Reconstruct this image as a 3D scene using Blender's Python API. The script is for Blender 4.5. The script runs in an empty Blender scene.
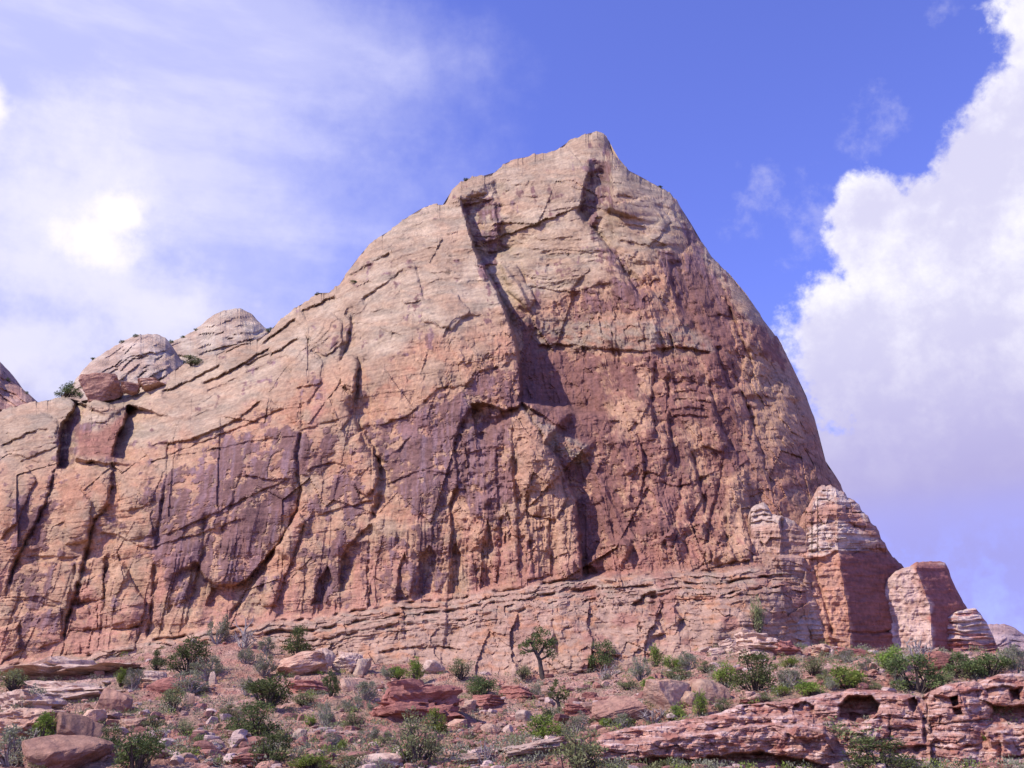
import bpy, bmesh, math, random
import numpy as np
from mathutils import Vector, noise as mnoise

SC = bpy.context.scene
COL = SC.collection
R = math.radians

# ------------------------------------------------------------------ camera
PITCH = R(22.0); F = 1005.0; EYE = np.array([0.0, 0.0, 1.6])
cd = bpy.data.cameras.new('camera'); cam = bpy.data.objects.new('camera', cd); COL.objects.link(cam)
cam.location = EYE; cam.rotation_euler = (R(90) + PITCH, 0, 0)
cd.sensor_width = 36; cd.lens = 36 * F / 1024; cd.clip_start = 0.5; cd.clip_end = 20000
SC.camera = cam

# ------------------------------------------------------------------ light
SUN = Vector((-0.655, -0.31, 0.69)).normalized()          # towards the sun
SUN_E = math.asin(SUN.z); SUN_A = math.atan2(SUN.x, SUN.y)
sd = bpy.data.lights.new('sun', 'SUN'); sd.energy = 4.5; sd.angle = R(0.53); sd.color = (1.0, 0.92, 0.80)
so = bpy.data.objects.new('sun', sd); COL.objects.link(so)
so.rotation_euler = (-SUN).to_track_quat('-Z', 'Y').to_euler(); so.location = (-60, -40, 80)

vs = SC.view_settings
vs.view_transform = 'Standard'; vs.look = 'None'; vs.gamma = 1; vs.use_curve_mapping = False; vs.exposure = 0.45

def ray(u, v):
    u = np.asarray(u, float); v = np.asarray(v, float)
    a = (u - 512) / F; b = (384 - v) / F
    c, s = math.cos(PITCH), math.sin(PITCH)
    return np.stack([a, c - b * s, s + b * c], -1)
def at(u, v, Y):                       # the point seen at (u, v) of the photograph, Y metres north of the camera
    r = ray(u, v)
    return EYE + r * (np.asarray(Y, float) / r[..., 1])[..., None]
def azel(u, v):
    r = ray(u, v); r = r / np.linalg.norm(r)
    return math.atan2(r[0], r[1]), math.asin(r[2])

# ------------------------------------------------------------------ node helper
class NB:
    def __init__(s, tree): s.t = tree
    def n(s, typ, **kw):
        x = s.t.nodes.new(typ)
        for k, v in kw.items(): setattr(x, k, v)
        return x
    def put(s, sock, v):
        if isinstance(v, bpy.types.NodeSocket): s.t.links.new(v, sock)
        else: sock.default_value = v
    def m(s, op, a, b=None, c=None, clamp=False):
        x = s.n('ShaderNodeMath', operation=op, use_clamp=clamp)
        s.put(x.inputs[0], a)
        if b is not None: s.put(x.inputs[1], b)
        if c is not None: s.put(x.inputs[2], c)
        return x.outputs[0]
    def ss(s, v, lo, hi, a=0.0, b=1.0):
        x = s.n('ShaderNodeMapRange', interpolation_type='SMOOTHSTEP')
        for i, q in enumerate((v, lo, hi, a, b)): s.put(x.inputs[i], q)
        return x.outputs[0]
    def mix(s, f, a, b, blend='MIX'):
        x = s.n('ShaderNodeMix', data_type='RGBA', blend_type=blend)
        s.put(x.inputs[0], f); s.put(x.inputs[6], a); s.put(x.inputs[7], b)
        return x.outputs[2]
    def noise(s, vec, scale, detail=4, rough=0.5, dist=0.0):
        x = s.n('ShaderNodeTexNoise')
        if vec is not None: s.put(x.inputs['Vector'], vec)
        x.inputs['Scale'].default_value = scale; x.inputs['Detail'].default_value = detail
        x.inputs['Roughness'].default_value = rough; x.inputs['Distortion'].default_value = dist
        return x.outputs['Fac']
    def mapping(s, vec, sc=(1, 1, 1), rot=(0, 0, 0), loc=(0, 0, 0)):
        x = s.n('ShaderNodeMapping'); s.put(x.inputs['Vector'], vec)
        x.inputs['Scale'].default_value = sc; x.inputs['Rotation'].default_value = rot; x.inputs['Location'].default_value = loc
        return x.outputs[0]

# ------------------------------------------------------------------ sky
W = bpy.data.worlds.new('World'); SC.world = W; W.use_nodes = True
wt = W.node_tree; wt.nodes.clear(); b = NB(wt)
out = b.n('ShaderNodeOutputWorld')
sky = b.n('ShaderNodeTexSky'); sky.sky_type = 'NISHITA'; sky.sun_disc = False
sky.sun_elevation = SUN_E; sky.sun_rotation = SUN_A % (2 * math.pi)
sky.altitude = 1700; sky.air_density = 1.0; sky.dust_density = 0.6; sky.ozone_density = 2.5
SKY_TINT = (1.12, 0.93, 1.72, 1); SKY_STRENGTH = 0.145
skyc = b.mix(1.0, sky.outputs[0], SKY_TINT, 'MULTIPLY')
tc = b.n('ShaderNodeTexCoord'); D = tc.outputs['Generated']
sep = b.n('ShaderNodeSeparateXYZ'); b.put(sep.inputs[0], D)
az = b.m('ARCTAN2', sep.outputs[0], sep.outputs[1]); el = b.m('ARCSINE', sep.outputs[2])
nA = b.noise(D, 7.0, 9, 0.62)            # cloud billows
nB = b.noise(b.mapping(D, loc=(3.1, 1.7, 0.4)), 22.0, 7, 0.6)
nC = b.noise(b.mapping(D, loc=(0.3, 5.7, 2.4)), 60.0, 5, 0.6)
bil = b.m('ADD', b.m('ADD', b.m('MULTIPLY', b.m('SUBTRACT', nA, 0.5), 4.0), b.m('MULTIPLY', b.m('SUBTRACT', nB, 0.5), 3.0)), b.m('MULTIPLY', b.m('SUBTRACT', nC, 0.5), 1.2))
def blob(u, v, ru, rv):                  # 1 in the centre of an ellipse on the sky, 0 on its rim
    a0, e0 = azel(u, v); a1, _ = azel(u + ru, v); _, e1 = azel(u, v - rv)
    x = b.m('DIVIDE', b.m('SUBTRACT', az, a0), abs(a1 - a0)); y = b.m('DIVIDE', b.m('SUBTRACT', el, e0), abs(e1 - e0))
    return b.m('SUBTRACT', 1.0, b.m('SQRT', b.m('ADD', b.m('MULTIPLY', x, x), b.m('MULTIPLY', y, y))))
def union(lst, k=0.12):
    r = lst[0]
    for q in lst[1:]: r = b.m('SMOOTH_MAX', r, q, k)
    return r
# cumulus on the right
cu = union([blob(1094, 10, 128, 110), blob(1050, 120, 114, 84), blob(975, 165, 62, 60), blob(940, 235, 108, 84), blob(876, 225, 56, 60), blob(856, 345, 90, 76),
            blob(965, 320, 170, 130), blob(980, 440, 240, 140), blob(1180, 200, 180, 260)], 0.25)
cuf = b.m('ADD', b.m('MULTIPLY', cu, 2.0), b.m('MULTIPLY', bil, 0.62))
cum = b.ss(cuf, -0.14, 0.44)
cufade = b.m('MULTIPLY', cum, b.ss(el, azel(950, 610)[1], azel(950, 470)[1], 0.0, 1.0))
wisp = b.ss(b.m('ADD', b.m('MULTIPLY', union([blob(755, 205, 60, 60), blob(820, 215, 90, 70), blob(890, 130, 70, 60), blob(940, 10, 30, 20), blob(250, 310, 30, 30)]), 0.9),
             b.m('MULTIPLY', bil, 0.75)), 0.30, 1.3, 0.0, 0.45)
lowr = b.m('MULTIPLY', b.ss(union([blob(960, 620, 360, 150)]), -0.1, 0.6), b.ss(bil, -0.6, 0.5, 0.65, 0.92))
# veil and bright puffs on the left
stre = b.noise(b.mapping(D, sc=(2.2, 2.2, 9.0), rot=(0.25, 0.35, 0)), 2.6, 6, 0.55)
veil0 = b.m('ADD', union([blob(-60, 120, 580, 380), blob(60, 330, 330, 200), blob(150, 20, 360, 130)], 0.3), b.m('MULTIPLY', bil, 0.10))
veil = b.m('MULTIPLY', b.ss(veil0, -0.10, 0.62), b.m('ADD', 0.68, b.m('MULTIPLY', b.ss(stre, 0.34, 0.66), 0.32)))
puf = union([blob(118, 216, 30, 26), blob(86, 238, 46, 30), blob(-10, 104, 20, 30)], 0.15)
pum = b.ss(b.m('ADD', b.m('MULTIPLY', puf, 0.9), b.m('MULTIPLY', bil, 0.42)), -0.25, 0.62, 0.0, 0.92)
glow = b.m('MULTIPLY', b.ss(b.m('ADD', union([blob(60, 240, 170, 170), blob(30, 350, 130, 80), blob(150, 320, 90, 70)], 0.3), b.m('MULTIPLY', bil, 0.35)), 0.0, 0.9), 0.62)
low = b.ss(el, azel(200, 420)[1], azel(200, 240)[1])
# radiance of the clouds
shade = b.noise(b.mapping(D, loc=(0.7, 2.2, 5.0)), 5.5, 6, 0.55)
nE = b.noise(b.mapping(D, loc=(0.022, 0.008, -0.022)), 7.0, 9, 0.62); nE2 = b.noise(b.mapping(D, loc=(3.1 + 0.008, 1.7, 0.4 - 0.008)), 22.0, 7, 0.6)
emb = b.m('ADD', b.m('MULTIPLY', b.m('SUBTRACT', nE, nA), 2.6), b.m('MULTIPLY', b.m('SUBTRACT', nE2, nB), 1.2))        # sunward side of each billow
cucol = b.mix(b.ss(b.m('ADD', b.m('ADD', b.m('MULTIPLY', cu, -0.30), shade), b.m('MULTIPLY', emb, -0.6)), 0.10, 0.75), (0.73, 0.71, 0.94, 1), (1.03, 1.01, 1.10, 1))
cucol = b.mix(b.ss(el, azel(930, 550)[1], azel(930, 270)[1]), (0.43, 0.39, 0.75, 1), cucol)
vcol = b.mix(low, (0.60, 0.59, 0.86, 1), (0.76, 0.76, 1.06, 1))
bg0 = b.n('ShaderNodeBackground'); b.put(bg0.inputs[0], skyc); bg0.inputs[1].default_value = SKY_STRENGTH
def over(prev, fac, colr):
    g = b.n('ShaderNodeBackground'); b.put(g.inputs[0], colr); g.inputs[1].default_value = 0.74
    mx = b.n('ShaderNodeMixShader'); b.put(mx.inputs[0], fac); b.put(mx.inputs[1], prev); b.put(mx.inputs[2], g.outputs[0])
    return mx.outputs[0]
s1 = over(bg0.outputs[0], b.m('MULTIPLY', veil, 0.93), vcol)
s1 = over(s1, glow, (0.98, 0.95, 1.08, 1))
s1 = over(s1, b.m('MULTIPLY', pum, 0.95), (1.12, 1.06, 1.12, 1))
s1 = over(s1, lowr, (0.385, 0.375, 0.84, 1))
s1 = over(s1, wisp, (0.75, 0.73, 0.98, 1))
s1 = over(s1, cufade, cucol)
b.put(out.inputs[0], s1)

# ------------------------------------------------------------------ numpy noise
def _h(ix, iy, seed):
    h = (ix.astype(np.int64) * 374761393 + iy.astype(np.int64) * 668265263 + seed * 974634777) & 0xffffffff
    h = ((h ^ (h >> 13)) * 1274126177) & 0xffffffff
    h = ((h ^ (h >> 16)) * 2246822519) & 0xffffffff
    return (h ^ (h >> 15)).astype(np.float64) / 4294967296.0
def pn(x, y, seed=0):
    x, y = np.broadcast_arrays(np.asarray(x, float), np.asarray(y, float))
    ix = np.floor(x); iy = np.floor(y); fx = x - ix; fy = y - iy
    ix = ix.astype(np.int64); iy = iy.astype(np.int64)
    def g(i, j):
        a = _h(ix + i, iy + j, seed) * 2 * math.pi
        return np.cos(a) * (fx - i) + np.sin(a) * (fy - j)
    ux = fx * fx * fx * (fx * (fx * 6 - 15) + 10); uy = fy * fy * fy * (fy * (fy * 6 - 15) + 10)
    return ((g(0, 0) * (1 - ux) + g(1, 0) * ux) * (1 - uy) + (g(0, 1) * (1 - ux) + g(1, 1) * ux) * uy) * 1.4
def fbm(x, y, o=4, seed=0, gain=0.5):
    a = 1.0; s = 0; t = 0; f = 1.0
    for k in range(o):
        s = s + a * pn(x * f + 17.3 * k, y * f - 9.1 * k, seed + k * 31); t += a; a *= gain; f *= 2.03
    return s / t
def ridged(x, y, o=3, seed=0):
    a = 1.0; s = 0; t = 0; f = 1.0
    for k in range(o):
        s = s + a * (1 - 2 * np.abs(pn(x * f + 11.3 * k, y * f + 5.7 * k, seed + k * 17))); t += a; a *= 0.5; f *= 2.1
    return s / t
def cells(x, y, seed=0, jit=0.9):        # returns F1, F2, random per cell (3), offset to the cell's centre
    ix = np.floor(x).astype(np.int64); iy = np.floor(y).astype(np.int64)
    f1 = np.full(x.shape, 9.0); f2 = np.full(x.shape, 9.0)
    bx = np.zeros(x.shape); by = np.zeros(x.shape); ci = np.zeros(x.shape, np.int64); cj = np.zeros(x.shape, np.int64)
    for i in (-1, 0, 1):
        for j in (-1, 0, 1):
            px = ix + i + 0.5 + (_h(ix + i, iy + j, seed) - 0.5) * jit; py = iy + j + 0.5 + (_h(ix + i, iy + j, seed + 7) - 0.5) * jit
            d = np.hypot(px - x, py - y); nb = d < f1
            f2 = np.where(nb, f1, np.minimum(f2, d)); f1 = np.where(nb, d, f1)
            bx = np.where(nb, px, bx); by = np.where(nb, py, by); ci = np.where(nb, ix + i, ci); cj = np.where(nb, iy + j, cj)
    return f1, f2, _h(ci, cj, seed + 3), _h(ci, cj, seed + 4) - 0.5, _h(ci, cj, seed + 5) - 0.5, x - bx, y - by
def facets(x, y, seed, tilt=0.6):        # faceted rock, roughly -1..1
    f1, f2, r, a, c, dx, dy = cells(x, y, seed)
    e = f2 - f1
    return (r * 2 - 1) * 0.55 + (a * dx + c * dy) * 2 * tilt, e
def chisel(x, y, seed, rot=0.5):         # continuous faceted relief: planes that meet in ridges, 0..1
    c, s = math.cos(rot), math.sin(rot); x, y = x * c - y * s, x * s + y * c
    ix = np.floor(x).astype(np.int64); iy = np.floor(y).astype(np.int64); best = np.full(x.shape, 9.0)
    for i in (-1, 0, 1):
        for j in (-1, 0, 1):
            q = lambda k: _h(ix + i, iy + j, seed + k)
            dx = x - (ix + i + 0.5 + (q(0) - 0.5) * 0.9); dy = y - (iy + j + 0.5 + (q(1) - 0.5) * 0.9)
            a = q(2) - 0.5
            d = np.maximum(np.abs(dx + a * dy), np.abs(dy - a * dx) * (0.6 + 0.8 * q(3))) + 0.35 * q(4)
            best = np.minimum(best, d)
    return best
def terrace(q, w=0.12):                  # slabs: flat treads, sharp risers
    f = np.floor(q); t = q - f
    return f + sm(t, 0, w) 
def sm(x, a, c):
    t = np.clip((np.asarray(x, float) - a) / (c - a), 0, 1); return t * t * (3 - 2 * t)
def lerp(a, c, t): return a + (c - a) * t
def itp(u, pts):
    p = np.array(pts, float); return np.interp(u, p[:, 0], p[:, 1])
def tps(pts):                            # thin plate spline through (x, y, value)
    p = np.array(pts, float); s = 300.0; xy = p[:, :2] / s; n = len(p)
    r = np.linalg.norm(xy[:, None] - xy[None], axis=-1); K = np.where(r > 0, r * r * np.log(r + 1e-12), 0) + np.eye(n) * 1e-3
    A = np.zeros((n + 3, n + 3)); A[:n, :n] = K; A[:n, n] = 1; A[:n, n + 1:] = xy; A[n, :n] = 1; A[n + 1:, :n] = xy.T
    w = np.linalg.solve(A, np.concatenate([p[:, 2], [0, 0, 0]]))
    def f(x, y):
        x = np.asarray(x, float) / s; y = np.asarray(y, float) / s
        o = w[n] + w[n + 1] * x + w[n + 2] * y
        for k in range(n):
            q = (x - xy[k, 0]) ** 2 + (y - xy[k, 1]) ** 2
            o = o + w[k] * 0.5 * q * np.log(q + 1e-12)
        return o
    return f
def pdist(U, V, poly):                   # distance to a polyline, side (+: below a line that runs right), position 0..1 along it
    p = np.array(poly, float); L = np.concatenate([[0], np.cumsum(np.hypot(*np.diff(p, axis=0).T))])
    best = np.full(U.shape, 1e9); sd_ = np.zeros(U.shape); tt = np.zeros(U.shape)
    for k in range(len(p) - 1):
        a = p[k]; d = p[k + 1] - a; l2 = d @ d
        t = np.clip(((U - a[0]) * d[0] + (V - a[1]) * d[1]) / l2, 0, 1)
        dist = np.hypot(U - a[0] - t * d[0], V - a[1] - t * d[1])
        s = np.sign(d[0] * (V - a[1]) - d[1] * (U - a[0]))
        nb = dist < best
        best = np.where(nb, dist, best); sd_ = np.where(nb, s, sd_); tt = np.where(nb, (L[k] + t * (L[k + 1] - L[k])) / L[-1], tt)
    return best, sd_, tt
def pmask(U, V, poly, soft=6):           # soft polygon mask, 0.5 on its edge
    p = np.array(poly, float); ins = np.zeros(U.shape, bool); n = len(p)
    for k in range(n):
        a = p[k]; c = p[(k + 1) % n]
        if a[1] == c[1]: continue
        cr = ((a[1] > V) != (c[1] > V)) & (U < (c[0] - a[0]) * (V - a[1]) / (c[1] - a[1]) + a[0]); ins ^= cr
    d, _, _ = pdist(U, V, list(poly) + [poly[0]])
    return sm(np.where(ins, d, -d), -soft, soft)

class Field:
    """a depth field in metres over a rock face, sculpted along traced lines"""
    def __init__(s, U, V): s.U = U; s.V = V; s.mod = np.clip(0.85 + 1.0 * fbm(U / 16, V / 16, 3, 991), 0.15, 1.6); s.D = np.zeros(U.shape); s.wu = U; s.wv = V
    def warp(s, amp, sc, seed=3):
        s.wu = s.U + amp * fbm(s.U / sc, s.V / sc, 3, seed); s.wv = s.V + amp * fbm(s.U / sc + 40, s.V / sc, 3, seed + 9)
    def box(s, poly, m):
        p = np.array(poly); return (s.wu > p[:, 0].min() - m) & (s.wu < p[:, 0].max() + m) & (s.wv > p[:, 1].min() - m) & (s.wv < p[:, 1].max() + m)
    def step(s, poly, amp, w, side='R', edge=1.2, tap=0.08, p=1.5, tap0=None):    # the named side of the line lies amp deeper, fading over w pixels
        q = list(poly)
        if side in 'RL':
            down = q[-1][1] > q[0][1]
            if (side == 'R') == down: q = q[::-1]
        else:
            right = q[-1][0] > q[0][0]
            if (side == 'D') != right: q = q[::-1]
        k = s.box(q, w * 2.5); d, sg, t = pdist(s.wu[k], s.wv[k], q)
        if q[0] != poly[0]: t = 1 - t
        a = sm(t, 0, tap0 or tap) * sm(t, 1, 1 - tap)
        s.D[k] += amp * (s.mod[k] if abs(amp) < 2 else 1.0) * a * sm(d * sg, -edge, edge) * np.exp(-(d / w) ** p) 
    def bulge(s, poly, amp, soft=9):         # a rounded block that stands out
        k = s.box(poly, soft + 2); p = np.array(poly); d, _, _ = pdist(s.wu[k], s.wv[k], list(poly) + [poly[0]])
        ins = pmask(s.wu[k], s.wv[k], poly, 0.8); s.D[k] -= amp * ins * (0.35 + 0.65 * np.sqrt(np.clip(d / soft, 0, 1) * (2 - np.clip(d / soft, 0, 1))))
    def crack(s, poly, amp, w, tap=0.12):
        k = s.box(poly, w * 4 + 2); d, sg, t = pdist(s.wu[k], s.wv[k], poly)
        s.D[k] += 0.75 * amp * s.mod[k] * np.exp(-(d / (w * (0.55 + 0.5 * s.mod[k]))) ** 2) * sm(t, 0, tap) * sm(t, 1, 1 - tap)

# ------------------------------------------------------------------ mesh helpers
def mesh_np(name, verts, quads, mat, colr=None, smooth=False, tris=None):
    me = bpy.data.meshes.new(name)
    me.vertices.add(len(verts)); me.vertices.foreach_set('co', np.ascontiguousarray(verts, np.float32).ravel())
    parts = [np.asarray(quads, np.int32)] if quads is not None and len(quads) else []
    nq = len(parts[0]) if parts else 0
    nt = 0 if tris is None else len(tris)
    loops = np.concatenate(([parts[0].ravel()] if nq else []) + ([np.asarray(tris, np.int32).ravel()] if nt else []))
    me.loops.add(len(loops)); me.loops.foreach_set('vertex_index', loops)
    me.polygons.add(nq + nt)
    st = np.concatenate([np.arange(nq) * 4, nq * 4 + np.arange(nt) * 3]).astype(np.int32)
    me.polygons.foreach_set('loop_start', st)
    me.polygons.foreach_set('use_smooth', np.full(nq + nt, smooth))
    me.update(calc_edges=True)
    if colr is not None:
        at_ = me.color_attributes.new('rock_colour', 'FLOAT_COLOR', 'POINT')
        c4 = np.concatenate([colr, np.ones((len(colr), 1))], 1) if colr.shape[1] == 3 else colr
        at_.data.foreach_set('color', np.ascontiguousarray(c4, np.float32).ravel())
    me.materials.append(mat); me.validate()
    return me
def link(name, me, parent=None):
    o = bpy.data.objects.new(name, me); COL.objects.link(o)
    if parent: o.parent = parent
    return o
def tag(o, label=None, cat=None, group=None, kind=None):
    if label: o['label'] = label
    if cat: o['category'] = cat
    if group: o['group'] = group
    if kind: o['kind'] = kind
    return o
def gridq(nr, nc, off=0):
    i = np.arange(nr - 1)[:, None] * nc + np.arange(nc - 1)[None] + off
    return np.stack([i, i + nc, i + nc + 1, i + 1], -1).reshape(-1, 4)

def patch(name, top, bot, us, nr, fY, fC, mat, thick, tpow=1.0, zdown=None, rnd=(10, 3), jag=(0.8, 7), backpow=0.5, seed=1, jagt=0.0):
    """solid rock: traced front face with real depth, a back, two sides and an underside"""
    vt = itp(us, top) + jag[0] * fbm(us / jag[1], us * 0 + seed, 4, seed) * 2; vb = itp(us, bot)
    if jagt: vt = vt + jagt * terrace(fbm(us / 20, us * 0 + 3.3, 3, seed + 50) * 4, 0.12)
    t = np.linspace(0, 1, nr)[:, None] ** tpow
    V = vt[None] + (vb - vt)[None] * t; U = np.broadcast_to(us[None], V.shape).copy()
    # distance from the skyline, for the rounding of the rim
    sl = np.gradient(itp(us, top), us); sl = np.convolve(np.pad(sl, 6, 'edge'), np.ones(13) / 13, 'valid')
    vs_ = itp(us, top); ds = np.maximum(V - np.maximum(vs_, vt)[None], 0) / np.sqrt(1 + sl ** 2)[None]
    Y = fY(U, V, ds)
    q = 1 - np.clip(ds / rnd[0], 0, 1); Y = Y + rnd[1] * (1 - np.sqrt(np.clip(1 - q * q, 0, 1)))
    C = fC(U, V, ds)
    P = at(U, V, Y)
    nc = len(us)
    verts = [P.reshape(-1, 3)]; cols = [C.reshape(-1, 3)]; quads = [gridq(nr, nc)]
    # back and sides on a coarser grid
    st = max(1, nr // 60); sc_ = max(1, nc // 90)
    ri = np.unique(np.r_[np.arange(0, nr, st), nr - 1]); ci = np.unique(np.r_[np.arange(0, nc, sc_), nc - 1])
    B = P[np.ix_(ri, ci)].copy(); tt = (np.linspace(0, 1, nr))[ri][:, None]
    B[..., 1] += thick * tt ** backpow + 0.05
    off = nr * nc; verts.append(B.reshape(-1, 3)); cols.append(C[np.ix_(ri, ci)].reshape(-1, 3))
    g = gridq(len(ri), len(ci), off); quads.append(g[:, ::-1])
    fr = ri[:, None] * nc + ci[None]; bk = off + np.arange(len(ri) * len(ci)).reshape(len(ri), len(ci))
    for (f_, k_) in ((fr[:, 0], bk[:, 0]), (fr[:, -1], bk[:, -1]), (fr[0], bk[0]), (fr[-1], bk[-1])):
        quads.append(np.stack([f_[:-1], f_[1:], k_[1:], k_[:-1]], -1))
    verts = np.concatenate(verts)
    if zdown is not None:                   # foot carried down into the ground
        L = np.r_[fr[-1]]; base = len(verts)
        full = (nr - 1) * nc + np.arange(nc)
        low_ = verts[full].copy(); low_[:, 2] = np.minimum(low_[:, 2] - 1, zdown)
        verts = np.concatenate([verts, low_]); cols.append(C[-1]); nidx = base + np.arange(nc)
        quads.append(np.stack([full[:-1], nidx[:-1], nidx[1:], full[1:]], -1))
    me = mesh_np(name, verts, np.concatenate(quads), mat, np.concatenate(cols))
    return link(name, me)

# ------------------------------------------------------------------ materials
def principled(name):
    m = bpy.data.materials.new(name); m.use_nodes = True; t = m.node_tree; t.nodes.clear(); bb = NB(t)
    o = bb.n('ShaderNodeOutputMaterial'); p = bb.n('ShaderNodeBsdfPrincipled'); t.links.new(p.outputs[0], o.inputs[0])
    p.inputs['Roughness'].default_value = 0.9; p.inputs['Specular IOR Level'].default_value = 0.15
    return m, bb, p
def bump(bb, p, h, strength, dist):
    x = bb.n('ShaderNodeBump'); x.inputs['Strength'].default_value = strength; x.inputs['Distance'].default_value = dist
    bb.put(x.inputs['Height'], h); bb.t.links.new(x.outputs[0], p.inputs['Normal'])
def rock_mat(name, base=None, bscale=1.0, bdist=0.25, strata=0.5):
    m, bb, p = principled(name)
    geo = bb.n('ShaderNodeNewGeometry') if base is None else None
    tcn = bb.n('ShaderNodeTexCoord'); vec = geo.outputs['Position'] if geo else tcn.outputs['Object']
    if base is None:
        a = bb.n('ShaderNodeVertexColor'); a.layer_name = 'rock_colour'; colr = a.outputs[0]
    else:
        colr = bb.mix(bb.ss(bb.noise(vec, 0.45 * bscale, 5, 0.6), 0.38, 0.62), base[0], base[1])
        oi = bb.n('ShaderNodeObjectInfo')
        hs = bb.n('ShaderNodeHueSaturation'); bb.put(hs.inputs['Color'], colr)
        bb.put(hs.inputs['Value'], bb.m('ADD', 0.82, bb.m('MULTIPLY', oi.outputs['Random'], 0.36))); colr = hs.outputs[0]
    n1 = bb.noise(vec, 1.3 * bscale, 8, 0.65); n2 = bb.noise(vec, 0.25 * bscale, 4, 0.6)
    st = bb.noise(bb.mapping(vec, sc=(0.12, 0.12, 2.0)), 0.9 * bscale, 6, 0.6)
    v = bb.m('ADD', bb.m('ADD', bb.m('MULTIPLY', n1, 0.55), bb.m('MULTIPLY', n2, 0.3)), bb.m('MULTIPLY', st, 0.35))
    colr = bb.mix(1.0, colr, bb.mix(bb.ss(v, 0.4, 0.8), (0.66, 0.64, 0.64, 1), (1.26, 1.26, 1.24, 1)), 'MULTIPLY')
    bb.put(p.inputs['Base Color'], colr)
    h = bb.m('ADD', bb.m('MULTIPLY', bb.noise(vec, 1.1 * bscale, 10, 0.68), 1.0), bb.m('MULTIPLY', st, strata))
    bump(bb, p, h, 1.0, bdist)
    return m
M_BUTTE = rock_mat('layered_sandstone', None, 1.0, 0.32, 0.5)
M_FAR = rock_mat('pale_far_sandstone', None, 0.4, 1.0, 0.8)
M_OUT = rock_mat('pink_ledge_sandstone', None, 2.2, 0.25, 1.0)
M_TAN = rock_mat('tan_boulder_rock', ((0.48, 0.32, 0.225, 1), (0.38, 0.215, 0.15, 1)), 1.6, 0.25)
M_RED = rock_mat('red_boulder_rock', ((0.37, 0.165, 0.125, 1), (0.27, 0.11, 0.09, 1)), 1.6, 0.3, 1.2)
M_PALE = rock_mat('pale_boulder_rock', ((0.52, 0.385, 0.30, 1), (0.41, 0.27, 0.205, 1)), 1.6, 0.25)
M_BROWN = rock_mat('brown_boulder_rock', ((0.33, 0.19, 0.135, 1), (0.25, 0.135, 0.10, 1)), 1.6, 0.25)

def leaf_mat(name, c0, c1, trans=0.25):
    m, bb, p = principled(name)
    tcn = bb.n('ShaderNodeTexCoord'); oi = bb.n('ShaderNodeObjectInfo')
    f = bb.ss(bb.noise(tcn.outputs['Object'], 2.2, 3, 0.6), 0.35, 0.65)
    colr = bb.mix(f, c0, c1)
    hs = bb.n('ShaderNodeHueSaturation'); bb.put(hs.inputs['Color'], colr)
    bb.put(hs.inputs['Value'], bb.m('ADD', 0.8, bb.m('MULTIPLY', oi.outputs['Random'], 0.4)))
    bb.put(hs.inputs['Hue'], bb.m('ADD', 0.485, bb.m('MULTIPLY', oi.outputs['Random'], 0.03)))
    bb.put(p.inputs['Base Color'], hs.outputs[0]); p.inputs['Roughness'].default_value = 0.75
    tr = bb.n('ShaderNodeBsdfTranslucent'); bb.put(tr.inputs[0], hs.outputs[0])
    mx = bb.n('ShaderNodeMixShader'); mx.inputs[0].default_value = trans
    o = [x for x in m.node_tree.nodes if x.type == 'OUTPUT_MATERIAL'][0]
    bb.put(mx.inputs[1], p.outputs[0]); bb.put(mx.inputs[2], tr.outputs[0]); bb.put(o.inputs[0], mx.outputs[0])
    return m
M_LEAF = {
 'juniper': leaf_mat('dark_juniper_leaves', (0.082, 0.108, 0.036, 1), (0.135, 0.165, 0.056, 1)),
 'green': leaf_mat('fresh_green_leaves', (0.145, 0.205, 0.035, 1), (0.235, 0.30, 0.06, 1)),
 'sage': leaf_mat('grey_sage_leaves', (0.185, 0.19, 0.115, 1), (0.285, 0.28, 0.19, 1)),
 'olive': leaf_mat('olive_scrub_leaves', (0.165, 0.185, 0.075, 1), (0.25, 0.255, 0.12, 1)),
}
def bark_mat(name, c0, c1):
    m, bb, p = principled(name); tcn = bb.n('ShaderNodeTexCoord')
    n = bb.noise(bb.mapping(tcn.outputs['Object'], sc=(6, 6, 1)), 3, 5, 0.6)
    bb.put(p.inputs['Base Color'], bb.mix(bb.ss(n, 0.35, 0.65), c0, c1)); bump(bb, p, n, 0.8, 0.05); return m
M_BARK = bark_mat('weathered_bark', (0.04, 0.03, 0.025, 1), (0.095, 0.07, 0.06, 1))
M_DEAD = bark_mat('bleached_dead_wood', (0.20, 0.16, 0.14, 1), (0.36, 0.31, 0.28, 1))

# ------------------------------------------------------------------ terrain
FOOT = [(-260, 212), (-160, 205), (0, 188), (200, 172), (400, 159), (580, 150), (760, 142), (900, 145), (1000, 150), (1150, 170), (1300, 190)]
GROUND = [(-260, 735), (-160, 722), (0, 688), (110, 670), (180, 648), (240, 641), (300, 655), (370, 662), (450, 662), (540, 676), (620, 667), (700, 650), (740, 646), (800, 652),
          (860, 655), (900, 660), (960, 664), (1000, 664), (1150, 672), (1300, 700)]
gp = []
for u in (-260, -120, 0, 120, 240, 360, 480, 590):
    for v, Y in ((768, 70 if u < 500 else 68), (742, 86), (714, 108)):
        if v == 714 and u < 100: Y = 118
        gp.append((u, v, Y))
for u in (-260, -120, 0, 110, 180, 240, 300, 370, 450, 540, 620, 700, 740, 800, 860, 900, 960, 1000, 1150, 1300):
    gp.append((u, itp(u, GROUND), itp(u, FOOT) - 3))
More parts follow.
